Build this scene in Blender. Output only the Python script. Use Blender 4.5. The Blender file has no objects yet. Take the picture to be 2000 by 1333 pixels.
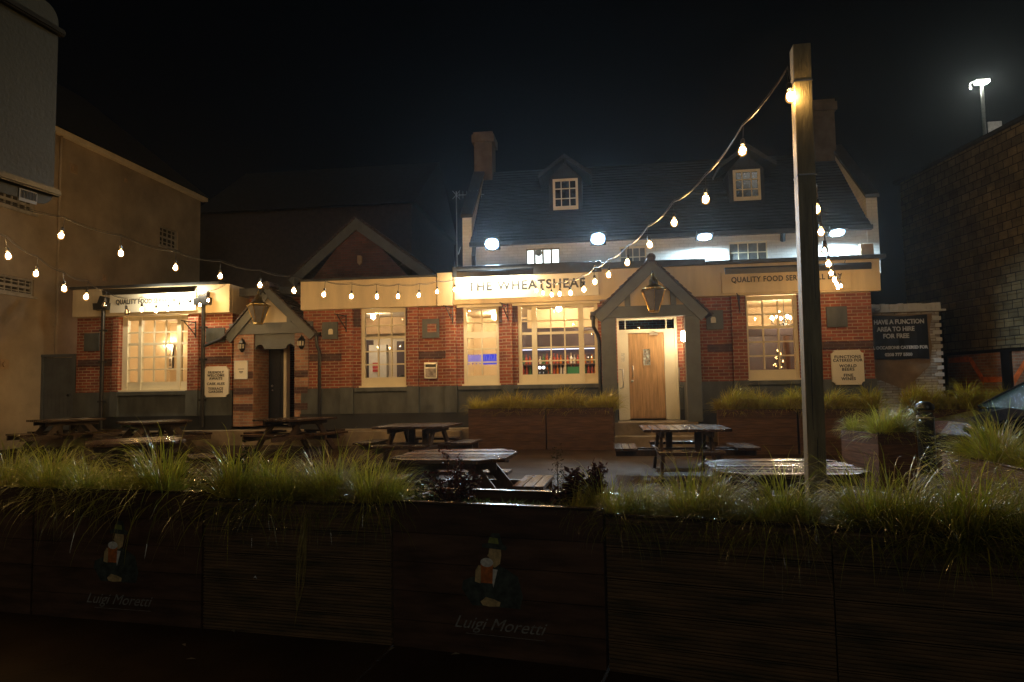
import bpy, math, random
from mathutils import Vector, Matrix
random.seed(7)
R = math.radians
sc = bpy.context.scene
col = sc.collection

# ------------------------------------------------------------------ camera
FP = 1333.0
PSI, TH, ROLL = R(7.3), R(3.9), R(1.0)
CAM = Vector((0, 0, 1.4))
fw = Vector((-math.sin(PSI)*math.cos(TH), math.cos(PSI)*math.cos(TH), math.sin(TH)))
rt0 = Vector((math.cos(PSI), math.sin(PSI), 0))
up0 = rt0.cross(fw)
rt = rt0*math.cos(ROLL) - up0*math.sin(ROLL)
up = rt0*math.sin(ROLL) + up0*math.cos(ROLL)
cd = bpy.data.cameras.new('camera')
cam = bpy.data.objects.new('camera', cd)
col.objects.link(cam)
cd.sensor_width = 36.0
cd.lens = 24.0
cd.clip_start = 0.05
cd.clip_end = 2000
M = Matrix.Identity(4)
for i in range(3):
    M[i][0] = rt[i]; M[i][1] = up[i]; M[i][2] = -fw[i]; M[i][3] = CAM[i]
cam.matrix_world = M
sc.camera = cam

# survey helpers: measured image points turned into positions on real planes
def ray(x, y): return fw + rt*((x-1000)/FP) - up*((y-666.5)/FP)
def onY(x, y, Y):
    d = ray(x, y); return CAM + d*((Y-CAM.y)/d.y)
def onX(x, y, X):
    d = ray(x, y); return CAM + d*((X-CAM.x)/d.x)
def atZ(x, y, dist):
    return CAM + ray(x, y)*dist
SL, Y0 = 0.027, 11.0
def gz(Y): return SL*(max(-6, min(Y, 15.6))-Y0)
def onG(x, y, h=0):
    d = ray(x, y); t = (CAM.z-h+SL*Y0)/(SL*d.y-d.z); return CAM + d*t
YF = 16.0
def FX(px, py=660, Y=YF): return onY(px, py, Y).x

# ------------------------------------------------------------------ object helpers
def tag(o, label=None, cat=None, group=None, kind=None):
    if label: o['label'] = label
    if cat: o['category'] = cat
    if group: o['group'] = group
    if kind: o['kind'] = kind
    return o

def empty(name, loc=(0, 0, 0), label=None, cat=None, group=None, rz=0):
    o = bpy.data.objects.new(name, None)
    col.objects.link(o)
    o.empty_display_size = 0.2
    o.location = loc
    o.rotation_euler = (0, 0, rz)
    return tag(o, label, cat, group)

def link(name, me, mat, parent=None, world=False, smooth=False):
    o = bpy.data.objects.new(name, me)
    col.objects.link(o)
    if mat is not None:
        for m in (mat if isinstance(mat, (list, tuple)) else [mat]):
            me.materials.append(m)
    if smooth:
        for p in me.polygons: p.use_smooth = True
    if parent is not None:
        o.parent = parent
        if world and parent.parent is None and parent.type == 'EMPTY':
            o.matrix_parent_inverse = Matrix.Translation(-Vector(parent.location))
    return o

def copy_tree(o, parent=None):
    c = o.copy()
    col.objects.link(c)
    if parent is not None: c.parent = parent
    for ch in list(o.children): copy_tree(ch, c)
    return c

class MB:
    def __init__(s): s.v = []; s.f = []; s.m = []; s.mi = 0
    def add(s, vs, fs):
        n = len(s.v); s.v += [tuple(v) for v in vs]
        for f in fs:
            s.f.append([i+n for i in f]); s.m.append(s.mi)
        return s
    def box(s, a, b):
        x0, y0, z0 = a; x1, y1, z1 = b
        if x0 > x1: x0, x1 = x1, x0
        if y0 > y1: y0, y1 = y1, y0
        if z0 > z1: z0, z1 = z1, z0
        vs = [(x0,y0,z0),(x1,y0,z0),(x1,y1,z0),(x0,y1,z0),(x0,y0,z1),(x1,y0,z1),(x1,y1,z1),(x0,y1,z1)]
        return s.add(vs, [(0,3,2,1),(4,5,6,7),(0,1,5,4),(1,2,6,5),(2,3,7,6),(3,0,4,7)])
    def bar(s, p, q, w, h, upv=(0, 0, 1)):
        p = Vector(p); q = Vector(q); d = (q-p).normalized(); u = Vector(upv)
        r = d.cross(u)
        if r.length < 1e-4: r = d.cross(Vector((1, 0, 0)))
        r.normalize(); u = r.cross(d).normalized()
        vs = []
        for c in (p, q):
            for a, b in ((-1,-1),(1,-1),(1,1),(-1,1)):
                vs.append(c + r*(a*w/2) + u*(b*h/2))
        return s.add(vs, [(0,1,2,3),(7,6,5,4),(0,4,5,1),(1,5,6,2),(2,6,7,3),(3,7,4,0)])
    def prism(s, pts, ax, a0, a1):
        """polygon pts (2-D) extruded along axis ax from a0 to a1; 2-D coords fill the other axes in order"""
        n = len(pts)
        def mk(p, a):
            return (a, p[0], p[1]) if ax == 0 else (p[0], a, p[1]) if ax == 1 else (p[0], p[1], a)
        vs = [mk(p, a0) for p in pts] + [mk(p, a1) for p in pts]
        fs = [tuple(range(n-1, -1, -1)), tuple(range(n, 2*n))]
        for i in range(n):
            j = (i+1) % n
            fs.append((i, j, n+j, n+i))
        return s.add(vs, fs)
    def tube(s, pts, r, n=8, r2=None, cap=True):
        pts = [Vector(p) for p in pts]; k = len(pts); base = len(s.v)
        prev = None; vs = []
        for i, p in enumerate(pts):
            d = (pts[min(i+1, k-1)]-pts[max(i-1, 0)]).normalized()
            if prev is None:
                a = d.cross(Vector((0, 0, 1)))
                if a.length < 1e-3: a = d.cross(Vector((1, 0, 0)))
            else:
                a = prev - d*prev.dot(d)
                if a.length < 1e-4: a = d.cross(Vector((1, 0, 0)))
            a.normalize(); prev = a; b = d.cross(a)
            rr = r if r2 is None else r+(r2-r)*i/(k-1)
            for j in range(n):
                t = 2*math.pi*j/n
                vs.append(p + a*(math.cos(t)*rr) + b*(math.sin(t)*rr))
        fs = []
        for i in range(k-1):
            for j in range(n):
                j2 = (j+1) % n
                fs.append((i*n+j, i*n+j2, (i+1)*n+j2, (i+1)*n+j))
        if cap:
            fs.append(tuple(range(n-1, -1, -1))); fs.append(tuple(range((k-1)*n, k*n)))
        return s.add(vs, fs)
    def lathe(s, prof, c=(0, 0, 0), n=16, rot=0):
        """prof: list of (radius, z)"""
        vs = []; fs = []; k = len(prof)
        for r, z in prof:
            for j in range(n):
                t = 2*math.pi*(j)/n+rot
                vs.append((c[0]+r*math.cos(t), c[1]+r*math.sin(t), c[2]+z))
        for i in range(k-1):
            for j in range(n):
                j2 = (j+1) % n
                fs.append((i*n+j, i*n+j2, (i+1)*n+j2, (i+1)*n+j))
        fs.append(tuple(range(n-1, -1, -1))); fs.append(tuple(range((k-1)*n, k*n)))
        return s.add(vs, fs)
    def ball(s, c, r, n=10, m=7, sq=(1, 1, 1)):
        prof = []
        vs = []; fs = []
        for i in range(m+1):
            a = math.pi*i/m
            for j in range(n):
                t = 2*math.pi*j/n
                vs.append((c[0]+r*sq[0]*math.sin(a)*math.cos(t), c[1]+r*sq[1]*math.sin(a)*math.sin(t), c[2]-r*sq[2]*math.cos(a)))
        for i in range(m):
            for j in range(n):
                j2 = (j+1) % n
                fs.append((i*n+j, i*n+j2, (i+1)*n+j2, (i+1)*n+j))
        return s.add(vs, fs)
    def mesh(s, name):
        me = bpy.data.meshes.new(name); me.from_pydata(s.v, [], s.f); me.update()
        if any(s.m): me.polygons.foreach_set('material_index', s.m)
        return me
    def build(s, name, mat, parent=None, world=False, smooth=False, bevel=0):
        o = link(name, s.mesh(name), mat, parent, world, smooth)
        if bevel:
            b = o.modifiers.new('bevel', 'BEVEL'); b.width = bevel; b.segments = 2; b.limit_method = 'ANGLE'
        return o

def wall_holes(mb, x0, x1, z0, z1, y0, y1, holes):
    xs = sorted(set([x0, x1]+[h[0] for h in holes]+[h[1] for h in holes]))
    for i in range(len(xs)-1):
        a, b = xs[i], xs[i+1]; m = (a+b)/2
        hs = sorted([(h[2], h[3]) for h in holes if h[0] <= m <= h[1]])
        z = z0
        for h0, h1 in hs:
            if h0 > z+1e-4: mb.box((a, y0, z), (b, y1, h0))
            z = h1
        if z < z1-1e-4: mb.box((a, y0, z), (b, y1, z1))

def pieces(mb):
    """split a builder into its connected pieces"""
    par = list(range(len(mb.v)))
    def find(a):
        while par[a] != a: par[a] = par[par[a]]; a = par[a]
        return a
    for f in mb.f:
        r0 = find(f[0])
        for i in f[1:]: par[find(i)] = r0
    groups = {}
    for f in mb.f: groups.setdefault(find(f[0]), []).append(f)
    out = []
    for fs in groups.values():
        ids = sorted(set(i for f in fs for i in f)); mp = {a: k for k, a in enumerate(ids)}
        m = MB(); m.add([mb.v[i] for i in ids], [[mp[i] for i in f] for f in fs]); out.append(m)
    return out

# ------------------------------------------------------------------ materials
def nodes(name):
    m = bpy.data.materials.new(name); m.use_nodes = True
    nt = m.node_tree
    return m, nt, nt.nodes['Principled BSDF']

def N(nt, t, **kw):
    n = nt.nodes.new(t)
    for k, v in kw.items():
        if k in n.inputs: n.inputs[k].default_value = v
        else: setattr(n, k, v)
    return n

def c4(c): return (c[0], c[1], c[2], 1)

def pmat(name, c, rough=0.6, metal=0.0, var=0.25, nscale=6.0, stretch=(1, 1, 1), bump=0.15, bscale=None,
         island=0.0, coat=0.0, spec=0.5, rvar=0.0, c2=None, dist=0.01, low=0.35, high=0.65):
    m, nt, b = nodes(name)
    tc = N(nt, 'ShaderNodeTexCoord'); mp = N(nt, 'ShaderNodeMapping')
    mp.inputs['Scale'].default_value = stretch
    nt.links.new(tc.outputs['Object'], mp.inputs['Vector'])
    nz = N(nt, 'ShaderNodeTexNoise', Scale=nscale, Detail=6.0, Roughness=0.6)
    nt.links.new(mp.outputs[0], nz.inputs['Vector'])
    rp = N(nt, 'ShaderNodeValToRGB')
    rp.color_ramp.elements[0].position = low; rp.color_ramp.elements[1].position = high
    ca = [max(0, x*(1-var)) for x in c]; cb = [min(1, x*(1+var)) for x in (c2 or c)]
    rp.color_ramp.elements[0].color = c4(ca); rp.color_ramp.elements[1].color = c4(cb)
    nt.links.new(nz.outputs['Fac'], rp.inputs['Fac'])
    src = rp.outputs[0]
    if island:
        ge = N(nt, 'ShaderNodeNewGeometry'); mr = N(nt, 'ShaderNodeMapRange')
        mr.inputs['To Min'].default_value = 1-island; mr.inputs['To Max'].default_value = 1+island
        nt.links.new(ge.outputs['Random Per Island'], mr.inputs['Value'])
        hv = N(nt, 'ShaderNodeHueSaturation')
        nt.links.new(mr.outputs[0], hv.inputs['Value']); nt.links.new(src, hv.inputs['Color'])
        src = hv.outputs[0]
    nt.links.new(src, b.inputs['Base Color'])
    b.inputs['Roughness'].default_value = rough
    if rvar:
        n2 = N(nt, 'ShaderNodeTexNoise', Scale=nscale*0.6, Detail=4.0)
        nt.links.new(mp.outputs[0], n2.inputs['Vector'])
        mr2 = N(nt, 'ShaderNodeMapRange'); mr2.inputs['From Min'].default_value = 0.3; mr2.inputs['From Max'].default_value = 0.7
        mr2.inputs['To Min'].default_value = max(0.03, rough-rvar); mr2.inputs['To Max'].default_value = min(1, rough+rvar)
        nt.links.new(n2.outputs['Fac'], mr2.inputs['Value']); nt.links.new(mr2.outputs[0], b.inputs['Roughness'])
    b.inputs['Metallic'].default_value = metal
    b.inputs['Specular IOR Level'].default_value = spec
    b.inputs['Coat Weight'].default_value = coat
    b.inputs['Coat Roughness'].default_value = 0.05
    if bump:
        bn = N(nt, 'ShaderNodeTexNoise', Scale=bscale or nscale*3, Detail=5.0)
        nt.links.new(mp.outputs[0], bn.inputs['Vector'])
        bp = N(nt, 'ShaderNodeBump', Strength=bump, Distance=dist)
        nt.links.new(bn.outputs['Fac'], bp.inputs['Height']); nt.links.new(bp.outputs[0], b.inputs['Normal'])
    return m

def brickmat(name, c1, c2, mort, bw=0.225, rh=0.075, ms=0.009, rough=0.75, bump=0.5, var=0.35, offs=0.5, spec=0.4, patch=None):
    m, nt, b = nodes(name)
    tc = N(nt, 'ShaderNodeTexCoord'); sx = N(nt, 'ShaderNodeSeparateXYZ')
    nt.links.new(tc.outputs['Object'], sx.inputs[0])
    ad = N(nt, 'ShaderNodeMath', operation='ADD')
    nt.links.new(sx.outputs[0], ad.inputs[0]); nt.links.new(sx.outputs[1], ad.inputs[1])
    cb = N(nt, 'ShaderNodeCombineXYZ')
    nt.links.new(ad.outputs[0], cb.inputs[0]); nt.links.new(sx.outputs[2], cb.inputs[1])
    br = N(nt, 'ShaderNodeTexBrick')
    br.offset = offs
    br.inputs['Color1'].default_value = c4(c1); br.inputs['Color2'].default_value = c4(c2); br.inputs['Mortar'].default_value = c4(mort)
    br.inputs['Scale'].default_value = 1; br.inputs['Mortar Size'].default_value = ms; br.inputs['Mortar Smooth'].default_value = 0.2
    br.inputs['Brick Width'].default_value = bw; br.inputs['Row Height'].default_value = rh
    nt.links.new(cb.outputs[0], br.inputs['Vector'])
    nz = N(nt, 'ShaderNodeTexNoise', Scale=2.2, Detail=7.0, Roughness=0.65)
    nt.links.new(tc.outputs['Object'], nz.inputs['Vector'])
    mr = N(nt, 'ShaderNodeMapRange'); mr.inputs['From Min'].default_value = 0.3; mr.inputs['From Max'].default_value = 0.7
    mr.inputs['To Min'].default_value = 1-var; mr.inputs['To Max'].default_value = 1+var
    nt.links.new(nz.outputs['Fac'], mr.inputs['Value'])
    hv = N(nt, 'ShaderNodeHueSaturation')
    nt.links.new(br.outputs['Color'], hv.inputs['Color']); nt.links.new(mr.outputs[0], hv.inputs['Value'])
    src = hv.outputs[0]
    if patch:
        n3 = N(nt, 'ShaderNodeTexNoise', Scale=patch[1], Detail=5.0, Roughness=0.6)
        nt.links.new(tc.outputs['Object'], n3.inputs['Vector'])
        rp = N(nt, 'ShaderNodeValToRGB'); rp.color_ramp.elements[0].position = patch[2]; rp.color_ramp.elements[1].position = patch[2]+0.05
        nt.links.new(n3.outputs['Fac'], rp.inputs['Fac'])
        mx = N(nt, 'ShaderNodeMix', data_type='RGBA')
        nt.links.new(rp.outputs[0], mx.inputs['Factor']); nt.links.new(src, mx.inputs[6]); mx.inputs[7].default_value = c4(patch[0])
        src = mx.outputs[2]
    nt.links.new(src, b.inputs['Base Color'])
    b.inputs['Roughness'].default_value = rough; b.inputs['Specular IOR Level'].default_value = spec
    iv = N(nt, 'ShaderNodeMath', operation='SUBTRACT'); iv.inputs[0].default_value = 1
    nt.links.new(br.outputs['Fac'], iv.inputs[1])
    a2 = N(nt, 'ShaderNodeMath', operation='MULTIPLY_ADD'); a2.inputs[1].default_value = 0.35
    n4 = N(nt, 'ShaderNodeTexNoise', Scale=40.0, Detail=3.0)
    nt.links.new(tc.outputs['Object'], n4.inputs['Vector'])
    nt.links.new(n4.outputs['Fac'], a2.inputs[0]); nt.links.new(iv.outputs[0], a2.inputs[2])
    bp = N(nt, 'ShaderNodeBump', Strength=bump, Distance=0.01)
    nt.links.new(a2.outputs[0], bp.inputs['Height']); nt.links.new(bp.outputs[0], b.inputs['Normal'])
    return m

def emat(name, c, s):
    m, nt, b = nodes(name)
    b.inputs['Base Color'].default_value = (0, 0, 0, 1)
    b.inputs['Emission Color'].default_value = c4(c); b.inputs['Emission Strength'].default_value = s
    return m

def glassmat(name, tint=(1, 1, 1), refl=1.0, rough=0.02):
    m = bpy.data.materials.new(name); m.use_nodes = True; nt = m.node_tree; nt.nodes.clear()
    o = N(nt, 'ShaderNodeOutputMaterial'); mx = N(nt, 'ShaderNodeMixShader')
    t = N(nt, 'ShaderNodeBsdfTransparent'); t.inputs[0].default_value = c4(tint)
    g = N(nt, 'ShaderNodeBsdfGlossy'); g.inputs['Roughness'].default_value = rough
    fr = N(nt, 'ShaderNodeFresnel'); fr.inputs[0].default_value = 1.5
    mu = N(nt, 'ShaderNodeMath', operation='MULTIPLY'); mu.inputs[1].default_value = refl
    nt.links.new(fr.outputs[0], mu.inputs[0]); nt.links.new(mu.outputs[0], mx.inputs[0])
    nt.links.new(t.outputs[0], mx.inputs[1]); nt.links.new(g.outputs[0], mx.inputs[2]); nt.links.new(mx.outputs[0], o.inputs[0])
    return m

def leafmat(name, ca, cb, rough=0.3, trans=0.45, gl=0.12, nscale=5, dead=None):
    m = bpy.data.materials.new(name); m.use_nodes = True; nt = m.node_tree; nt.nodes.clear()
    o = N(nt, 'ShaderNodeOutputMaterial')
    ge = N(nt, 'ShaderNodeNewGeometry')
    rp = N(nt, 'ShaderNodeValToRGB'); rp.color_ramp.elements[0].color = c4(ca); rp.color_ramp.elements[1].color = c4(cb)
    rp.color_ramp.elements[1].position = 0.88
    if dead:
        e = rp.color_ramp.elements.new(0.93); e.color = c4(dead)
    nt.links.new(ge.outputs['Random Per Island'], rp.inputs[0])
    d = N(nt, 'ShaderNodeBsdfDiffuse'); t = N(nt, 'ShaderNodeBsdfTranslucent'); g = N(nt, 'ShaderNodeBsdfGlossy'); g.inputs['Roughness'].default_value = rough
    nt.links.new(rp.outputs[0], d.inputs[0]); nt.links.new(rp.outputs[0], t.inputs[0])
    g.inputs[0].default_value = (0.8, 0.8, 0.75, 1)
    m1 = N(nt, 'ShaderNodeMixShader'); m1.inputs[0].default_value = trans
    nt.links.new(d.outputs[0], m1.inputs[1]); nt.links.new(t.outputs[0], m1.inputs[2])
    m2 = N(nt, 'ShaderNodeMixShader'); m2.inputs[0].default_value = gl
    nt.links.new(m1.outputs[0], m2.inputs[1]); nt.links.new(g.outputs[0], m2.inputs[2]); nt.links.new(m2.outputs[0], o.inputs[0])
    return m

MT = {}
MT['brick'] = brickmat('red_brick', (0.34, 0.085, 0.035), (0.19, 0.045, 0.024), (0.40, 0.30, 0.19))
MT['brick_dark'] = brickmat('purple_brick', (0.10, 0.042, 0.034), (0.065, 0.03, 0.027), (0.13, 0.09, 0.065))
MT['brick_old'] = brickmat('old_brick', (0.38, 0.19, 0.11), (0.24, 0.12, 0.08), (0.32, 0.26, 0.19))
MT['brick_white'] = brickmat('white_painted_brick', (0.72, 0.72, 0.68), (0.66, 0.66, 0.62), (0.58, 0.58, 0.54), ms=0.006, var=0.12, bump=0.6)
MT['plinth'] = pmat('grey_green_paint', (0.075, 0.082, 0.076), 0.5, var=0.35, nscale=2.2, stretch=(1.5, 1.5, 0.6), bump=0.25, bscale=40)
MT['trim'] = pmat('blue_grey_paint', (0.10, 0.112, 0.118), 0.45, var=0.15, nscale=4, bump=0.1, bscale=30)
MT['base'] = pmat('black_paint', (0.016, 0.018, 0.02), 0.5, var=0.3, nscale=3, bump=0.2, bscale=30)
MT['cream'] = pmat('cream_paint', (0.74, 0.66, 0.47), 0.45, var=0.06, nscale=2, bump=0.05, bscale=20)
MT['fascia'] = pmat('cream_fascia_paint', (0.68, 0.555, 0.35), 0.5, var=0.17, nscale=1.6, stretch=(2.2, 2.2, 0.35), low=0.25, high=0.75, bump=0.05, bscale=15)
MT['ivory'] = pmat('ivory_sign_paint', (0.80, 0.75, 0.62), 0.4, var=0.04, nscale=1.5, bump=0.02)
MT['letters'] = pmat('charcoal_lettering', (0.035, 0.037, 0.04), 0.5, var=0.1, bump=0)
MT['letters_lt'] = pmat('white_lettering', (0.75, 0.74, 0.72), 0.5, var=0.2, nscale=9, bump=0)
MT['letters_dim'] = pmat('faded_script', (0.24, 0.235, 0.21), 0.6, var=0.4, nscale=30, bump=0)
MT['iron'] = pmat('black_iron', (0.012, 0.012, 0.013), 0.35, var=0.3, nscale=8, bump=0.1, bscale=60)
MT['brass'] = pmat('aged_brass', (0.50, 0.33, 0.10), 0.3, 1.0, var=0.3, nscale=14, bump=0.1)
MT['steel'] = pmat('brushed_steel', (0.6, 0.58, 0.55), 0.32, 1.0, var=0.15, nscale=9, bump=0.05)
MT['slate'] = brickmat('dark_slate', (0.020, 0.026, 0.036), (0.012, 0.016, 0.023), (0.005, 0.006, 0.009), bw=0.26, rh=0.2, ms=0.008, rough=0.5, var=0.35, bump=0.6)
MT['tile'] = brickmat('clay_tile', (0.07, 0.045, 0.036), (0.05, 0.035, 0.03), (0.015, 0.012, 0.011), bw=0.17, rh=0.1, ms=0.01, rough=0.6, var=0.4, bump=0.8)
MT['hung'] = brickmat('hung_slate', (0.21, 0.172, 0.09), (0.115, 0.096, 0.055), (0.03, 0.024, 0.016), bw=0.30, rh=0.21, ms=0.014, rough=0.55, var=0.5, bump=0.8)
MT['render'] = pmat('pale_render', (0.33, 0.25, 0.155), 0.75, var=0.36, nscale=0.8, bump=0.2, bscale=25, low=0.3, high=0.7)
MT['lead'] = pmat('lead_flashing', (0.04, 0.044, 0.05), 0.35, var=0.3, nscale=4, bump=0.2, bscale=12)
MT['concrete'] = pmat('worn_concrete', (0.22, 0.17, 0.11), 0.6, var=0.3, nscale=3, bump=0.3, bscale=40, rvar=0.2)
MT['yard'] = pmat('wet_brown_tarmac', (0.042, 0.024, 0.011), 0.75, var=0.3, nscale=1.6, bump=0.5, bscale=70, rvar=0.18, dist=0.006, spec=0.12)
MT['plank'] = pmat('wet_dark_wood', (0.034, 0.018, 0.009), 0.20, var=0.45, nscale=3, stretch=(0.7, 16, 16), bump=0.12, bscale=4, island=0.4, rvar=0.07, dist=0.003, spec=1.0)
MT['frame'] = pmat('dark_wet_timber', (0.045, 0.024, 0.013), 0.5, var=0.4, nscale=5, stretch=(6, 6, 1.5), bump=0.3, bscale=14, island=0.25)
MT['planter'] = pmat('brown_planter_boards', (0.075, 0.038, 0.019), 0.65, var=0.45, nscale=3, stretch=(1, 1, 12), bump=0.25, bscale=5, island=0.25, spec=0.3)
MT['panel'] = pmat('dark_board_panel', (0.085, 0.046, 0.027), 0.6, var=0.45, nscale=2.2, stretch=(1, 1, 6), bump=0.25, bscale=6, island=0.2, spec=0.25)
MT['deck'] = pmat('ribbed_decking', (0.14, 0.11, 0.058), 0.55, var=0.5, nscale=2.2, stretch=(1, 1, 9), bump=0.2, bscale=12, c2=(0.15, 0.09, 0.045), spec=0.3)
MT['post'] = pmat('rough_sawn_post', (0.20, 0.175, 0.10), 0.55, var=0.4, nscale=3, stretch=(5, 5, 0.6), bump=0.7, bscale=25, dist=0.006, spec=0.3)
MT['trimwood'] = pmat('wet_trim_wood', (0.05, 0.032, 0.02), 0.16, var=0.4, nscale=6, stretch=(1, 8, 8), bump=0.15, rvar=0.08)
MT['soil'] = pmat('dark_soil', (0.02, 0.014, 0.009), 0.9, var=0.5, nscale=20, bump=1.0, bscale=40)
MT['oak'] = pmat('varnished_oak', (0.42, 0.24, 0.10), 0.35, var=0.28, nscale=2.5, stretch=(9, 9, 0.8), bump=0.08, bscale=10)
MT['navy'] = pmat('navy_door_paint', (0.02, 0.024, 0.03), 0.35, var=0.2, bump=0.05)
MT['gate'] = pmat('slate_blue_paint', (0.075, 0.085, 0.09), 0.5, var=0.2, nscale=3, bump=0.1)
MT['glass'] = glassmat('window_glass')
MT['glass_dark'] = glassmat('dark_window_glass', (0.5, 0.5, 0.5), 1.5)
MT['lamp_glass'] = pmat('frosted_lantern_glass', (0.13, 0.12, 0.11), 0.25, var=0.15, bump=0)
MT['room'] = pmat('warm_plaster', (0.72, 0.55, 0.32), 0.7, var=0.06, nscale=1, bump=0)
MT['room_pale'] = pmat('pale_plaster', (0.70, 0.62, 0.50), 0.7, var=0.06, nscale=1, bump=0)
MT['room_dark'] = pmat('plum_panelling', (0.06, 0.042, 0.05), 0.6, var=0.2, nscale=2, bump=0)
MT['room_floor'] = pmat('brown_floorboards', (0.10, 0.05, 0.025), 0.4, var=0.2, bump=0)
MT['wain'] = pmat('brown_wainscot', (0.10, 0.045, 0.022), 0.45, var=0.25, nscale=3, bump=0)
MT['grass'] = leafmat('sedge_blades', (0.16, 0.195, 0.012), (0.52, 0.50, 0.05), trans=0.5, gl=0.12, dead=(0.34, 0.25, 0.10))
MT['grass_gold'] = leafmat('golden_sedge_blades', (0.28, 0.25, 0.02), (0.55, 0.46, 0.05), trans=0.4, gl=0.06, dead=(0.36, 0.22, 0.09))
MT['leaf_dark'] = leafmat('dark_green_leaves', (0.018, 0.028, 0.010), (0.04, 0.055, 0.016), trans=0.25, gl=0.12, rough=0.25)
MT['leaf_red'] = leafmat('dark_red_leaves', (0.035, 0.012, 0.012), (0.07, 0.022, 0.02), trans=0.25, gl=0.10, rough=0.25)
MT['weed'] = leafmat('fresh_weed_leaves', (0.05, 0.09, 0.015), (0.09, 0.15, 0.03), trans=0.4, gl=0.1)
MT['stem'] = pmat('brown_stems', (0.05, 0.035, 0.02), 0.7, bump=0)
MT['bulb'] = emat('warm_core_glow', (1.0, 0.57, 0.20), 480.0)
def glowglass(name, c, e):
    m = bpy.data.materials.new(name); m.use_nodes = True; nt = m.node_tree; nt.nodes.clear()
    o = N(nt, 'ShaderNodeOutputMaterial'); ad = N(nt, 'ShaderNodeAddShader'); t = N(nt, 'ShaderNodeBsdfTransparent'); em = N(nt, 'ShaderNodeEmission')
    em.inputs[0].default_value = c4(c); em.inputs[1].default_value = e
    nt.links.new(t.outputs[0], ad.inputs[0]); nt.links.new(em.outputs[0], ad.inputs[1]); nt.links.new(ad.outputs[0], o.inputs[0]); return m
MT['bulb_glass'] = glowglass('bulb_halo_glass', (1.0, 0.50, 0.12), 0.45)  # glow added to the glass paints an orange halo round each bulb
MT['bulb_off'] = glassmat('clear_unlit_bulb', (0.9, 0.85, 0.75), 2.0, 0.05)
MT['flood'] = emat('cold_floodlight_glow', (0.56, 0.80, 1.0), 1500.0)
MT['flood_side'] = emat('cold_floodlight_downward_glow', (0.62, 0.85, 1.0), 1100.0)
MT['flood_halo'] = emat('blue_white_halo_glow', (0.30, 0.55, 1.0), 1.6)  # blue halo of the floodlights, put into a glowing surface
MT['tube'] = emat('sign_tube_glow', (1.0, 0.88, 0.62), 170.0)
MT['streetled'] = emat('street_led_glow', (0.95, 1.0, 0.86), 900.0)
MT['roomlamp'] = emat('room_lamp_glow', (1.0, 0.78, 0.48), 470.0)
MT['shade'] = emat('porch_lamp_glow', (1.0, 0.80, 0.50), 170.0)
MT['whitelight'] = emat('kitchen_room_glow', (0.88, 1.0, 0.98), 3.0)
MT['neon'] = emat('blue_neon_glow', (0.04, 0.07, 0.9), 0.7)
MT['neon2'] = emat('violet_neon_glow', (0.40, 0.34, 1.0), 0.55)
MT['red'] = emat('red_fairy_light_glow', (1.0, 0.03, 0.06), 14.0)
MT['gold'] = emat('gold_fairy_light_glow', (1.0, 0.6, 0.2), 7.0)
MT['pump'] = emat('lit_pump_badge', (0.9, 0.95, 1.0), 3.5)
MT['exit'] = emat('green_lit_panel', (0.12, 0.5, 0.1), 0.22)
MT['carpaint'] = pmat('dark_blue_car_paint', (0.035, 0.045, 0.065), 0.18, 0.6, var=0.05, bump=0, coat=1.0)
MT['carglass'] = pmat('wet_tinted_glass', (0.02, 0.05, 0.045), 0.08, var=0.6, nscale=60, bump=0.9, bscale=55, dist=0.01, spec=1.0)
MT['rubber'] = pmat('black_rubber', (0.012, 0.012, 0.012), 0.7, bump=0)
MT['plastic'] = pmat('black_plastic', (0.006, 0.006, 0.006), 0.3, bump=0.05)
MT['signback'] = pmat('grey_green_aluminium', (0.045, 0.05, 0.026), 0.5, 0.0, var=0.15, nscale=2.5, bump=0.12, bscale=60)
MT['white'] = pmat('white_paint', (0.75, 0.74, 0.70), 0.5, var=0.08, bump=0)
MT['dull'] = pmat('dull_frame_paint', (0.32, 0.28, 0.21), 0.6, var=0.2, bump=0)  # darker and duller than the plain white paint
MT['black'] = pmat('black_vinyl', (0.008, 0.008, 0.010), 0.45, var=0.2, nscale=3, bump=0.1, bscale=6)
MT['orange'] = pmat('orange_wall_paint', (0.75, 0.18, 0.04), 0.7, var=0.3, nscale=6, bump=0.2)
MT['stone'] = brickmat('flaking_white_stone', (0.75, 0.72, 0.66), (0.45, 0.40, 0.33), (0.30, 0.23, 0.16), bw=0.30, rh=0.065, ms=0.008, var=0.5, bump=1.0)
MT['stucco'] = pmat('brown_render_patch', (0.36, 0.24, 0.13), 0.8, var=0.2, nscale=3, bump=0.3, bscale=30)
MT['skyslate'] = pmat('black_roof', (0.03, 0.03, 0.032), 0.6, var=0.3, bump=0.2)

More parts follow.
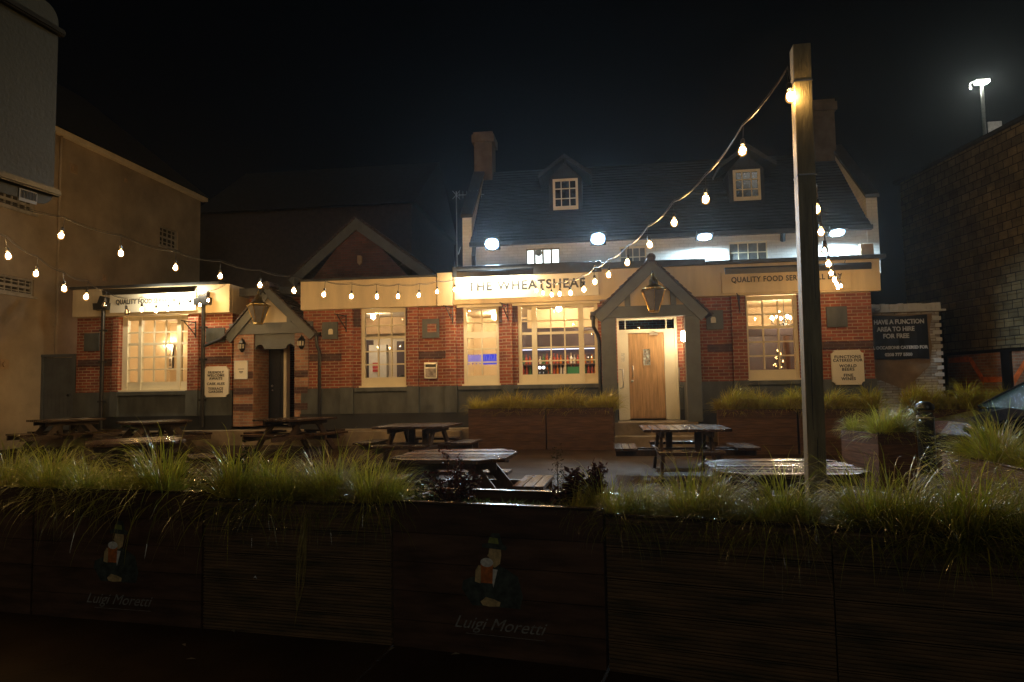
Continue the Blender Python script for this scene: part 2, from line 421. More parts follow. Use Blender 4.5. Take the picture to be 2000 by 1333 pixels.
# ------------------------------------------------------------------ text
def text(name, body, size, loc, mat, parent=None, bold=0.0, track=1.0, rz=0.0, shear=0.0, depth=0.004, align='CENTER', width=None, flip=1, line=1.0):
    cu = bpy.data.curves.new(name, 'FONT')
    cu.body = body; cu.size = size; cu.align_x = align; cu.align_y = 'CENTER'
    cu.offset = bold; cu.space_character = track; cu.shear = shear; cu.extrude = depth; cu.space_line = line
    cu.resolution_u = 4
    t = bpy.data.objects.new(name, cu); col.objects.link(t)
    bpy.context.view_layer.update()
    dg = bpy.context.evaluated_depsgraph_get()
    me = bpy.data.meshes.new_from_object(t.evaluated_get(dg))
    me.name = name
    bpy.data.objects.remove(t); bpy.data.curves.remove(cu)
    xs = [v.co.x for v in me.vertices]
    k = 1.0
    if width and xs: k = width/(max(xs)-min(xs))
    mw = Matrix.Translation(loc) @ Matrix.Rotation(rz, 4, 'Z') @ Matrix.Rotation(R(90), 4, 'X') @ Matrix.Diagonal((k, 1, 1, 1))
    me.transform(mw)
    me.materials.clear()
    return link(name, me, mat, parent, world=True)

# ------------------------------------------------------------------ ground
g = MB()
ys = [-30, -6, 0, 4, 8, 12, 15.6, 19, 30, 60]
xs = [-50, -30, -14, -7, 0, 7, 14, 30, 50]
vs = []
for y in ys:
    for x in xs: vs.append((x, y, gz(y)))
nx = len(xs)
g.add(vs, [(j*nx+i, j*nx+i+1, (j+1)*nx+i+1, (j+1)*nx+i) for j in range(len(ys)-1) for i in range(nx-1)])
tag(g.build('yard_ground', MT['yard']), 'wet brown tarmac yard in front of the pub', None, None, 'structure')
pv = MB()
pv.box((-30, -8, -0.6), (30, 2.4, -0.20))
tag(pv.build('pavement', pmat('dark_paving', (0.014, 0.014, 0.0135), 0.7, var=0.4, nscale=4, bump=0.4, bscale=30)), None, None, None, 'structure')
# raised terrace along the facade with two steps at the main door
ZT = 0.56
tr = MB()
tr.box((-14.6, 15.62, -0.4), (-0.05, 17.4, ZT-0.08))
tr.box((2.1, 15.62, -0.4), (7.0, 17.4, ZT-0.08))
tr.box((-7.2, 15.35, -0.4), (-3.2, 15.62, 0.44))
tag(tr.build('raised_pavement', MT['concrete'], bevel=0.01), None, None, None, 'structure')
st = MB()
st.box((-0.02, 14.55, -0.3), (2.05, 15.0, 0.33))
st.box((-0.02, 15.003, -0.3), (2.05, 17.4, 0.60))
tag(st.build('stone_steps', MT['concrete'], bevel=0.012), 'two broad worn stone steps under the oak door', 'steps')

# ------------------------------------------------------------------ pub building
pub = empty('pub_building', (-3.5, 16, 0.5), 'long brick pub with cream fascias, lit sash windows and a white upper floor', 'pub')
def part(name, mb, mat, parent=None, **k): return mb.build(name, mat, parent or pub, world=True, **k)
def parts(name, mb, mat, parent=None, **k):
    for m in pieces(mb): o = part(name, m, mat, parent, **k)
    return o

Z0, ZB, ZP, ZF, ZFT = 0.5, 0.84, 1.46, 3.39, 4.10   # terrace, dark base, plinth top, fascia bottom, fascia top
XA0, XA1 = -13.37, -9.10      # left wing
XB0, XB1 = -7.24, -3.83       # gabled middle
XC1 = 6.02                    # right end of main front
wins = [  # name, x0, x1, lights [(x0,x1,cols)], thick transom
    (FX(237, 690), FX(371, 690), [(FX(247.5), FX(268.5), 1), (FX(274.5), FX(344), 3), (FX(351.5), FX(369.5), 1)], False),
    (FX(705), FX(792.5), [(FX(711.5), FX(789), 3)], False),
    (FX(905), FX(974.5), [(FX(911), FX(969), 2)], True),
    (FX(1012), FX(1168), [(FX(1018.5), FX(1038.5), 1), (FX(1048.5), FX(1130), 3), (FX(1140.5), FX(1161), 1)], False),
    (FX(1459), FX(1560), [(FX(1463), FX(1553), 3)], False),
]
ZW0, ZW1 = 1.50, 3.385
DX0, DX1 = FX(1207, 730, 16.0), FX(1326, 730, 16.0)      # main doorway opening
fw_ = MB(); fw2 = MB(); fw3 = MB()
wall_holes(fw_, XA0, XA1, ZP, ZF, 16.0, 16.3, [(wins[0][0], wins[0][1], ZW0-0.04, ZF)])
wall_holes(fw2, XB0, XC1, ZP, ZF, 16.0, 16.3, [(w[0], w[1], ZW0-0.04, ZF) for w in wins[1:]]+[(DX0, DX1, ZP, 2.98)])
for a_, b_ in (((XA1-0.3, 16.301, ZP), (XA1-0.002, 17.0, ZF)), ((XB0+0.002, 16.301, ZP), (XB0+0.3, 17.0, ZF)), ((XC1-0.3, 16.301, ZP), (XC1-0.002, 21.0, ZFT)), ((XA0, 16.301, ZP), (XA0+0.3, 21.0, ZFT))):
    m_ = MB(); m_.box(a_, b_); part('side_wall', m_, MT['brick'])
# recessed wall round the side door
LD0, LD1 = FX(493, 720, 16.8), FX(577, 720, 16.8)
wall_holes(fw3, XA1, XB0, ZP, 3.9, 16.8, 17.0, [(LD0, LD1, ZP, 2.75)])
for m_ in (fw_, fw2, fw3): parts('brick_wall', m_, MT['brick'])
pl = MB()
wall_holes(pl, XA0-0.03, XA1+0.03, ZB, ZP, 15.95, 16.3, [])
wall_holes(pl, XB0-0.03, XC1+0.03, ZB, ZP, 15.95, 16.3, [(DX0, DX1, ZB, ZP)])
wall_holes(pl, XA1+0.03, XB0-0.03, Z0, ZP, 16.76, 17.0, [(LD0, LD1, Z0, ZP)])
pl.box((XC1-0.3, 16.301, ZB), (XC1+0.03, 21.0, ZP))
part('plinth', pl, MT['plinth'])
bs = MB()
wall_holes(bs, XA0-0.04, XA1+0.04, Z0-0.4, ZB, 15.93, 16.3, [])
wall_holes(bs, XB0-0.04, XC1+0.04, Z0-0.4, ZB, 15.93, 16.3, [(DX0, DX1, 0.6, ZB)])
part('black_base_course', bs, MT['base'])
# pilasters with painted feet
pils = [(225, 236.5), (371, 391), (670, 691), (798.5, 818), (872, 892.5), (983, 1002), (1430, 1456), (1562, 1590)]
pm = MB(); pf = MB()
for a, b_ in pils:
    xa, xb = FX(a, 680), FX(b_, 680)
    pm.box((xa, 15.90, ZP), (xb, 15.998, ZF-0.003))
    pf.box((xa-0.02, 15.86, ZB-0.002), (xb+0.02, 15.948, ZP+0.012))
parts('pilaster', pm, MT['brick']); parts('pilaster_foot', pf, MT['plinth'])
# dark brick bands
db = MB()
def band(a, b_, z0, z1, y=15.975, yy=15.999): db.box((FX(a), y, z0), (FX(b_), yy, z1))
for a, b_ in ((606, 669), (819, 871), (1381, 1429), (1592, 1704), (155, 224), (393, 452)):
    band(a, b_, 2.13, 2.30)
for a, b_ in ((692, 704), (793, 798), (893, 904), (975.5, 982), (1003, 1011), (1457, 1458.6)):
    band(a, b_, 2.95, ZF-0.004)
parts('dark_brick_band', db, MT['brick_dark'])
# sill course below windows
sl = MB()
for w in wins: sl.box((w[0]-0.12, 15.87, ZP-0.10), (w[1]+0.12, 15.949, ZP+0.0))
parts('sill_course', sl, MT['plinth'], bevel=0.01)
# plaster panels with little niches
pq = MB()
for a, b_, z0, z1 in ((631, 661, 2.66, 3.08), (826, 859, 2.62, 3.08), (168, 197, 2.52, 2.98), (405, 441, 2.66, 3.02), (1380, 1413, 2.64, 3.08), (1615, 1655, 2.62, 3.08)):
    pq.box((FX(a), 15.94, z0), (FX(b_), 15.974, z1))
parts('plaster_panel', pq, MT['plinth'])
ni = MB()
for px, py in ((646, 648), (1393, 625)):
    p = onY(px, py, 15.93)
    ni.prism([(p.x-0.055, p.z-0.07), (p.x+0.055, p.z-0.07), (p.x+0.055, p.z+0.03), (p.x+0.03, p.z+0.065), (p.x-0.03, p.z+0.065), (p.x-0.055, p.z+0.03)], 1, 15.91, 15.939)
parts('arched_niche', ni, MT['cream'])
rp_ = MB(); p = onY(843, 641, 15.9); rp_.box((p.x-0.11, 15.92, p.z-0.1), (p.x+0.11, 15.939, p.z+0.1)); part('brick_inset', rp_, MT['brick'])

# fascias
fa = MB()
fa.box((XA0-0.02, 15.84, ZF), (XA1, 15.999, ZFT))
fa.box((XA1-0.12, 16.0, ZF), (XA1+0.003, 16.9, ZFT-0.002))
fa.box((XB0, 15.84, ZF-0.01), (XB1, 15.999, ZFT-0.02))
fa.box((FX(858, 570), 15.78, ZF-0.02), (FX(887, 570), 15.999, ZFT+0.06))
fa.box((FX(887.2, 570), 15.84, ZF), (XC1+0.16, 15.999, ZFT))
parts('fascia', fa, MT['fascia'], bevel=0.006)
cp = MB()
cp.box((XA0-0.08, 15.78, ZFT), (XA1-0.25, 16.3, ZFT+0.07))
cp.box((XB0-0.02, 15.80, ZFT-0.02), (XB1, 16.3, ZFT+0.035))
cp.box((FX(887.5, 545), 15.76, ZFT-0.055), (FX(1175, 535), 16.3, ZFT+0.19))
cp.box((FX(1175.4, 535), 15.76, ZFT), (FX(1375, 525), 16.5, ZFT+0.15))
cp.box((FX(1375.4, 525), 15.76, ZFT), (XC1+0.28, 16.5, ZFT+0.09))
parts('lead_coping', cp, MT['lead'], bevel=0.01)
fr_ = MB(); fr_.box((XA0, 16.301, ZFT-0.25), (XC1, 21.5, ZFT-0.05)); part('flat_roof', fr_, MT['lead'])
bw_ = MB(); bw_.box((XA0, 21.0, Z0), (XC1, 21.3, ZFT)); part('rear_wall', bw_, MT['brick'])

# sash windows
def sash(w, z0=ZW0, z1=ZW1, y=16.06):
    x0, x1, lights, transom = w
    f = MB(); gl = MB()
    rows = 5; h = z1-z0
    zb, zt = z0+0.20, z1-0.10
    # frame jambs, head, bottom rail
    edges = [x0]+[e for l in lights for e in (l[0], l[1])]+[x1]
    for i in range(0, len(edges), 2): f.box((edges[i], y-0.02, z0), (edges[i+1], y+0.09, z1))
    zs = [zb+(zt-zb)*k/rows for k in range(rows+1)]
    zs[3] += 0.02
    for a, b_, nc in lights:
        f.box((a+.001, y, z0), (b_-.001, y+0.075, zb-0.0)); f.box((a+.001, y, zt), (b_-.001, y+0.075, z1))
        for k in range(1, rows):
            t = 0.075 if (transom and k == 3) else (0.03 if k == 3 else 0.016)
            f.box((a+.001, y+0.012, zs[k]-t), (b_-.001, y+0.06, zs[k]+t))
        for c in range(1, nc):
            xm = a+(b_-a)*c/nc
            for k in range(rows):
                f.box((xm-0.016, y+0.010, zs[k]+0.016), (xm+0.016, y+0.056, zs[k+1]-0.016))
        gl.add([(a, y+0.035, zb), (b_, y+0.035, zb), (b_, y+0.035, zt), (a, y+0.035, zt)], [(0, 1, 2, 3)])
    o = part('window', f, MT['cream'])
    link('glass', gl.mesh('glass'), MT['glass'], o)
    s = MB(); s.box((x0-0.03, 15.93, z0-0.045), (x1+0.03, y+0.05, z0-0.001)); s.build('sill', MT['cream'], o)
    return o
for w in wins: sash(w)
# head trim under the big sign and beside the right sign
ht = MB(); ht.box((FX(893, 600), 15.93, ZF-0.06), (FX(1172, 600), 15.9985, ZF-0.001)); part('window_head_trim', ht, MT['cream'])

# main entrance: frame, fanlight, oak door
ef = MB(); yD = 16.12
dx0, dx1 = FX(1228.5, 735, yD), FX(1299, 735, yD)
ef.box((DX0, yD-0.04, 0.602), (DX0+0.05, yD+0.12, 2.98)); ef.box((DX1-0.06, yD-0.04, 0.602), (DX1, yD+0.12, 2.98))
ef.box((DX0+0.05, yD, 0.602), (dx0, yD+0.08, 2.65)); ef.box((dx1, yD, 0.602), (DX1-0.06, yD+0.08, 2.65))
ef.box((DX0+0.05, yD-0.02, 2.62), (DX1-0.06, yD+0.1, 2.70)); ef.box((DX0+0.05, yD-0.02, 2.92), (DX1-0.06, yD+0.1, 2.98))
for xx in (DX0+0.2, DX1-0.24): ef.box((xx-0.012, yD, 2.70), (xx+0.012, yD+0.06, 2.92))
eo = part('door_frame', ef, MT['cream'])
fg = MB(); fg.add([(DX0, yD+0.03, 2.7), (DX1, yD+0.03, 2.7), (DX1, yD+0.03, 2.92), (DX0, yD+0.03, 2.92)], [(0, 1, 2, 3)]); fg.build('fanlight', MT['glass'], eo)
om = MB()
wx0, wx1 = dx0+0.33, dx0+0.51
wall_holes(om, dx0+0.004, dx1-0.004, 0.63, 2.615, yD+0.02, yD+0.065, [(wx0, wx1, 1.86, 2.24)])
for xx in (0.11, 0.27, 0.43, 0.59):     # boarded ledges
    om.box((dx0+0.12+xx-0.003+0.01, yD+0.012, 0.95), (dx0+0.12+xx+0.003+0.01, yD+0.0195, 1.80))
om.box((dx0+0.03, yD+0.008, 0.66), (dx1-0.03, yD+0.0195, 0.82))
do = part('door', om, MT['oak'])
dg_ = MB()
dg_.add([(wx0, yD+0.04, 1.86), (wx1, yD+0.04, 1.86), (wx1, yD+0.04, 2.24), (wx0, yD+0.04, 2.24)], [(0, 1, 2, 3)]); dg_.build('door_glass', pmat('leaded_glass', (0.35, 0.38, 0.36), 0.2, var=0.7, nscale=22, bump=0.4, bscale=30), do)
dl = MB()
for k in range(7):
    t = k/6
    dl.bar((wx0+0.09-0.09*abs(math.cos(t*6.28)), yD+0.033, 1.87+0.36*t), (wx0+0.09+0.09*abs(math.cos(t*6.28+1.2)), yD+0.033, 1.87+0.36*((t+0.16) % 1)), 0.008, 0.006)
for a in (wx0, wx1): dl.bar((a, yD+0.01, 1.85), (a, yD+0.01, 2.25), 0.025, 0.02)
for a in (1.85, 2.25): dl.bar((wx0-0.012, yD+0.01, a), (wx1+0.012, yD+0.01, a), 0.02, 0.025)
dl.build('window_lead', MT['oak'], do)
hd = MB(); hx = dx0+0.09
hd.tube([(hx, yD+0.02, 1.86), (hx, yD-0.04, 1.84), (hx, yD-0.04, 1.62), (hx, yD+0.02, 1.60)], 0.011, 8)
hd.lathe([(0.001, -0.03), (0.03, -0.02), (0.03, 0.02), (0.001, 0.03)], (hx-0.02, yD, 1.50), 10)
hd.build('handle', MT['steel'], do, smooth=True)
cl = MB(); cl.box((dx1-0.33, yD-0.035, 2.56), (dx1-0.14, yD+0.019, 2.61)); cl.bar((dx1-0.3, yD-0.03, 2.615), (dx1-0.22, yD-0.05, 2.66), 0.02, 0.012); cl.build('door_closer', MT['steel'], do)
nt_ = MB(); nt_.box((DX0+0.09, yD-0.006, 1.95), (DX0+0.17, yD-0.001, 2.15)); nt_.build('no_smoking_notice', pmat('notice_print', (0.6, 0.55, 0.42), 0.5, var=0.3, nscale=40, bump=0), eo)

# porch of the main entrance
def porch(name, yf, yb, apex, left, right, postl, postr, ztie0, ztie1, zfloor, roofmat, posts=True):
    """apex/left/right: (x,z) of the verge line on the plane yf"""
    roof = MB()
    (ax, az), (lx, lz), (rx, rz) = apex, left, right
    th = 0.06
    for (ex, ez) in (left, right):
        d = Vector((ex-ax, 0, ez-az)).normalized(); n = Vector((d.z, 0, -d.x))
        if n.z < 0: n = -n
        e = Vector((ex, 0, ez))+d*0.05; a = Vector((ax, 0, az))
        q = [a, e, e+n*th, a+n*th]
        roof.add([(v.x, yf-0.06, v.z) for v in q]+[(v.x, yb, v.z) for v in q],
                 [(0, 1, 2, 3), (7, 6, 5, 4), (0, 4, 5, 1), (1, 5, 6, 2), (2, 6, 7, 3), (3, 7, 4, 0)])
        # overlapping tile courses along the verge
        L = (e-a).length; k = int(L/0.13)
        for i in range(k):
            p0 = a+d*(L*i/k)+n*(th+0.002); p1 = a+d*(L*(i+1)/k+0.03)+n*(th+0.03)
            m_ = p0-n*0.002; 
            roof.add([(p0.x, yf-0.10, p0.z), (p1.x, yf-0.10, p1.z), (p1.x-n.x*.022, yf-0.10, p1.z-n.z*.022), (p0.x, yb, p0.z+.004), (p1.x, yb, p1.z), (p1.x-n.x*.022, yb, p1.z-n.z*.022)],
                     [(0, 1, 2), (5, 4, 3), (0, 3, 4, 1), (1, 4, 5, 2)])
    for i in range(int((yb-yf)/0.3)+1):
        y = yf-0.08+i*0.3
        roof.tube([(ax, y, az+0.05), (ax, y+0.3, az+0.05)], 0.11, 10)
    po = part(name, MB(), MT['trim'])
    return po, roof

yP = 15.05
def P(px, py, y=yP): q = onY(px, py, y); return (q.x, q.z)
def build_porch(yf, yb, apex, left, right, posts, tie, zfl, nm, bw=0.20):
    fr = MB()
    (ax, az), (lx, lz), (rx, rz) = apex, left, right
    # bargeboards
    for (ex, ez) in (left, right):
        d = Vector((ex-ax, 0, ez-az)).normalized(); n = Vector((d.z, 0, -d.x))
        if n.z > 0: n = -n
        a = Vector((ax, 0, az)); e = Vector((ex, 0, ez))
        q = [a, e, e+n*bw*0.95+Vector((0, 0, 0)), Vector((ax, 0, az-bw*1.32))]
        fr.add([(v.x, yf-0.05, v.z) for v in q]+[(v.x, yf, v.z) for v in q],
               [(0, 1, 2, 3), (7, 6, 5, 4), (0, 4, 5, 1), (1, 5, 6, 2), (2, 6, 7, 3), (3, 7, 4, 0)])
    fr.box((lx+0.10, yf+0.002, tie[0]), (rx-0.10, yf+0.14, tie[1]))
    # struts over the tie beam
    w = rx-lx
    for t in (0.30, 0.70): fr.box((lx+w*t-0.06, yf+0.004, tie[1]), (lx+w*t+0.06, yf+0.12, tie[1]+0.42))
    for s in (lx+0.12, rx-0.24):
        fr.box((s, yf+0.14, tie[0]), (s+0.12, yb, tie[1]-0.02))
    o = part(nm, fr, MT['trim'], bevel=0.006)
    inf = MB()
    inf.add([(lx+0.3, yf+0.07, tie[1]), (rx-0.3, yf+0.07, tie[1]), (ax, yf+0.07, az-0.25)], [(0, 1, 2)])
    inf.build('gable_infill', MT['fascia'], o)
    rf = MB(); th = 0.05
    for (ex, ez) in (left, right):
        d = Vector((ex-ax, 0, ez-az)).normalized(); n = Vector((d.z, 0, -d.x))
        if n.z < 0: n = -n
        a = Vector((ax, 0, az)); e = Vector((ex, 0, ez)); L = (e-a).length+0.06; k = max(4, int(L/0.12))
        for i in range(k):
            s0 = L*i/k; s1 = L*(i+1)/k+0.02
            ny = int((yb-yf)/0.17)+1
            b0 = a+d*s0; b1 = a+d*s1
            lift0, lift1 = 0.004, 0.045+random.uniform(-.006, .01)
            q = [b0+n*0.001, b1+n*0.001, b1+n*lift1, b0+n*(lift0+0.02)]
            rf.add([(v.x, yf-0.11+random.uniform(-.012, .012), v.z) for v in q]+[(v.x, yb, v.z) for v in q],
                   [(0, 1, 2, 3), (7, 6, 5, 4), (0, 4, 5, 1), (1, 5, 6, 2), (2, 6, 7, 3), (3, 7, 4, 0)])
    for i in range(max(1, int((yb-yf)/0.3))):
        y = yf-0.12+i*0.3
        rf.tube([(ax, y, az+0.02), (ax, y+0.29, az+0.02)], 0.10+0.006*(i % 2), 10)
    rf.build('porch_roof', MT['tile'], o)
    for (x0, x1) in posts:
        pm_ = MB(); pm_.box((x0, yf+0.004, zfl), (x1, yf+0.22, tie[0]-0.001)); pm_.build('post', MT['trim'], o, bevel=0.008)
    return o
A = P(1271, 507); L_ = P(1160, 616); R_ = P(1384, 612)
mp_ = build_porch(yP, 15.76, A, L_, R_, [(P(1176, 720)[0], P(1205, 720)[0]), (P(1341, 720)[0], P(1370, 720)[0])], (P(1270, 619)[1], P(1270, 597)[1]), 0.60, 'entrance_porch', 0.24)
sw = MB()
px0, px1 = P(1205, 720)[0]-0.19, P(1341, 720)[0]
for x0 in (px0+0.03, px1+0.05): sw.box((x0, yP+0.23, 1.46), (x0+0.12, 15.94, P(1270, 619)[1]))
parts('porch_side_wall', sw, MT['brick'], mp_)
sb_ = MB()
for x0 in (px0+0.01, px1+0.03): sb_.box((x0, yP+0.228, 0.6), (x0+0.16, 15.93, 1.458))
parts('porch_side_plinth', sb_, MT['plinth'], mp_)
ceil = MB(); ceil.box((L_[0]+0.25, yP+0.15, P(1270, 597)[1]-0.02), (R_[0]-0.25, 15.9, P(1270, 597)[1]+0.01)); ceil.build('porch_ceiling', MT['cream'], mp_)
hr = MB()
for s, x in ((1, P(1209, 720)[0]+0.02), (-1, P(1338, 720)[0]-0.02)):
    hr.tube([(x, 15.4, 1.75), (x+s*0.07, 15.4, 1.77), (x+s*0.07, 15.4, 1.36), (x, 15.4, 1.34)], 0.016, 8)
parts('grab_rail', hr, MT['steel'], mp_, smooth=True)
gt = MB()
gx, gzz = L_[0]-0.02, L_[1]
gt.box((gx-0.06, yP-0.08, gzz-0.02), (gx+0.06, 15.76, gzz+0.07))
gt.tube([(gx, yP+0.04, gzz), (gx, yP+0.04, gzz-0.25), (gx+0.09, yP+0.12, gzz-0.42), (gx+0.12, yP+0.14, gzz-0.55), (gx+0.12, yP+0.14, 0.6)], 0.04, 8)
gt.build('gutter_downpipe', MT['iron'], mp_)

# side door porch (left)
yQ = 15.95
Aq = P(524, 560, yQ); Lq = P(440, 660, yQ); Rq = P(618, 652, yQ)
sp_ = build_porch(yQ, 16.8, Aq, Lq, Rq, [], (P(540, 652, yQ)[1], P(540, 630, yQ)[1]), 0.6, 'side_porch', 0.22)
pr = MB()
for a, b_ in ((456, 495), (575, 602)): pr.box((P(a, 700, yQ)[0], yQ+0.01, 0.56), (P(b_, 700, yQ)[0], 16.75, P(540, 652, yQ)[1]-0.003))
parts('brick_pier', pr, MT['brick_old'], sp_)
prd = MB()
for zz in (0.95, 1.35, 1.75):
    prd.box((P(576, 700, yQ)[0], yQ-0.012, zz), (P(601, 700, yQ)[0], yQ+0.009, zz+0.16))
    prd.box((P(457, 700, yQ)[0], yQ-0.012, zz), (P(494, 700, yQ)[0], yQ+0.009, zz+0.16))
parts('dark_brick_band', prd, MT['brick_dark'], sp_)
arch = MB()   # spandrels of the doorway
xa, xb, zt_, zs_ = P(495.5, 690, yQ)[0], P(574.5, 690, yQ)[0], P(540, 652, yQ)[1]-0.004, P(540, 672, yQ)[1]
pts = [(xa, zt_), (xa, zs_-0.12)]
for i in range(7):
    t = math.pi*i/6; pts.append((xa+0.02+0.11-0.11*math.cos(t)*1, zs_-0.12+0.12*math.sin(t)))
for i in range(7):
    t = math.pi*i/6; pts.append((xb-0.24+0.11-0.11*math.cos(t), zs_-0.12+0.12*math.sin(t)))
pts += [(xb, zs_-0.12), (xb, zt_)]
arch.prism(pts, 1, yQ+0.06, yQ+0.14); arch.build('door_head', MT['trim'], sp_)
sd = MB()
sd.box((LD0, 16.84, 0.57), (LD1-0.3, 16.89, 2.75))
sd.box((LD0+0.12, 16.825, 0.8), (LD1-0.42, 16.839, 1.6)); sd.box((LD0+0.12, 16.825, 1.75), (LD1-0.42, 16.839, 2.55))
so = part('side_door', sd, MT['navy'])
kn = MB(); kn.ball((LD0+0.55, 16.80, 1.55), 0.03); kn.ball((LD0+0.56, 16.80, 1.44), 0.02); kn.build('door_knob', MT['steel'], so, smooth=True)
sj = MB(); sj.box((P(556, 700, 16.6)[0], 16.55, 0.57), (P(560, 700, 16.6)[0]+0.02, 16.75, 2.6)); part('side_door_jamb', sj, MT['cream'])
gp = MB(); pz = Lq
gp.box((Rq[0]-0.03, yQ-0.05, Rq[1]-0.06), (Rq[0]+0.1, 16.8, Rq[1]+0.03))
gp.tube([(Rq[0]+0.02, yQ-0.05, Rq[1]-0.05), (Rq[0]+0.04, yQ-0.06, Rq[1]-0.3), (FX(624, 700, 15.9), 15.9, Rq[1]-0.45), (FX(624, 700, 15.9), 15.9, 0.56)], 0.04, 8)
gp.tube([(Lq[0]+0.06, yQ-0.03, Lq[1]+0.02), (P(400, 676, 15.8)[0], 15.8, P(400, 676, 15.8)[1])], 0.04, 8)
gp.build('gutter_downpipe', MT['iron'], sp_)

# drainpipes with hopper heads on the left wing
for (a, yb_, yt) in ((201, 806, 600), (397, 800, 590)):
    p = onY(a, yt, 15.78); x = p.x; z = p.z; dp = MB()
    dp.tube([(x, 15.80, z), (x, 15.80, 0.56)], 0.048, 10)
    dp.prism([(x-0.19, z-0.08), (x+0.19, z-0.08), (x+0.21, z+0.09), (x-0.21, z+0.09)], 1, 15.68, 15.84)
    dp.prism([(x-0.10, z+0.091), (x+0.13, z+0.091), (x+0.15, z+0.24), (x-0.03, z+0.28)], 1, 15.70, 15.84)
    for zz in (1.2, 2.2, 3.0): dp.box((x-0.08, 15.76, zz), (x+0.08, 15.86, zz+0.05))
    part('drainpipe', dp, MT['iron'])
# hanging basket brackets
for a, py in ((382, 640), (676, 628), (884, 612), (992, 607), (1444, 590)):
    p = onY(a, py, 15.88); x, z = p.x, p.z; y0 = 15.88; br_ = MB()
    br_.bar((x, y0, z+0.16), (x, y0, z-0.26), 0.02, 0.02)
    br_.bar((x, y0, z+0.12), (x-0.13, y0-0.4, z+0.14), 0.02, 0.02)
    br_.bar((x, y0, z-0.2), (x-0.10, y0-0.32, z+0.12), 0.016, 0.016)
    br_.tube([(x, y0, z-0.02), (x-0.04, y0-0.12, z-0.06), (x-0.07, y0-0.2, z+0.02), (x-0.03, y0-0.1, z+0.09)], 0.008, 6)
    part('basket_bracket', br_, MT['iron'])
vg = MB(); p = onY(838, 797, 15.94)
for k in range(5): vg.box((p.x-0.1, 15.925, p.z-0.09+k*0.036), (p.x+0.1, 15.949, p.z-0.07+k*0.036))
part('air_brick', vg, MT['plinth'])

# gabled middle: brick gable behind the parapet
yG = 19.8
ga = P(697, 428, yG); gl_ = P(566, 548, yG); gr_ = P(846, 536, yG)
gm = MB(); gm.prism([(gl_[0]+0.1, ZFT-0.05), (gr_[0]-0.1, ZFT-0.05), (ga[0], ga[1]-0.1)], 1, yG, yG+0.25); go = part('gable_wall', gm, brickmat('shaded_brick', (0.13, 0.045, 0.03), (0.08, 0.032, 0.025), (0.09, 0.06, 0.045)))  # darker copy of the red brick, shade of the unlit gable in its colour
gb = MB()
for e in (gl_, gr_):
    d = Vector((e[0]-ga[0], 0, e[1]-ga[1])).normalized(); n = Vector((d.z, 0, -d.x)); n = -n if n.z > 0 else n
    a = Vector((ga[0], 0, ga[1])); b2 = Vector((e[0], 0, e[1])); q = [a, b2, b2+n*0.26, Vector((ga[0], 0, ga[1]-0.36))]
    gb.add([(v.x, yG-0.10, v.z) for v in q]+[(v.x, yG-0.04, v.z) for v in q], [(0, 1, 2, 3), (7, 6, 5, 4), (0, 4, 5, 1), (1, 5, 6, 2), (2, 6, 7, 3), (3, 7, 4, 0)])
gb.build('bargeboard', MT['trim'], go)
gro = MB()
for e in (gl_, gr_):
    d = Vector((e[0]-ga[0], 0, e[1]-ga[1])).normalized(); n = Vector((d.z, 0, -d.x)); n = -n if n.z < 0 else n
    a = Vector((ga[0], 0, ga[1])); b2 = Vector((e[0], 0, e[1])); q = [a+n*0.005, b2+n*0.005, b2+n*0.08, a+n*0.08]
    gro.add([(v.x, yG-0.14, v.z) for v in q]+[(v.x, yG+6, v.z) for v in q], [(0, 1, 2, 3), (7, 6, 5, 4), (0, 4, 5, 1), (1, 5, 6, 2), (2, 6, 7, 3), (3, 7, 4, 0)])
gro.build('gable_roof', MT['tile'], go)
sh = MB(); p = onY(703, 508, yG-0.02)
sh.prism([(p.x-0.07, p.z-0.1), (p.x, p.z-0.17), (p.x+0.07, p.z-0.1), (p.x+0.07, p.z+0.1), (p.x+0.03, p.z+0.13), (p.x-0.07, p.z+0.13)], 1, yG-0.06, yG-0.001)
sh.build('stone_crest', MT['stucco'], go)

# upper house
yH = 16.7
hx0, hx1 = FX(921, 500, yH), FX(1697, 480, yH)
ze = onY(1300, 462, yH).z
hw = MB()
kw0, kw1 = FX(1028, 505, yH), FX(1093, 505, yH)
kz0, kz1 = onY(1060, 527, yH).z, onY(1060, 485, yH).z
w2 = (FX(1424, 490, yH), FX(1500, 490, yH)); w3 = (FX(1210, 490, yH), FX(1262, 490, yH))
uz0, uz1 = onY(1460, 514, yH).z, onY(1460, 471, yH).z
wall_holes(hw, hx0, hx1, ZFT-0.2, ze, yH, yH+0.25, [(kw0, kw1, kz0, kz1), (w2[0], w2[1], uz0, uz1), (w3[0], w3[1], uz0, uz1)])
hz_top = onY(1700, 388, yH).z
pk = onX(1624, 290, hx1)
rid_y, rid_z = pk.y, pk.z
dep = (rid_y-yH)*2
for x0, x1 in ((hx1-0.02, hx1+0.22), (hx0-0.22, hx0+0.02)):
    hw.prism([(yH-0.03, ZFT-0.2), (yH+dep, ZFT-0.2), (yH+dep, hz_top), (rid_y, rid_z), (yH-0.03, hz_top)], 0, x0, x1)
ho = part('upper_wall', hw, MT['brick_white'])
cpg = MB()
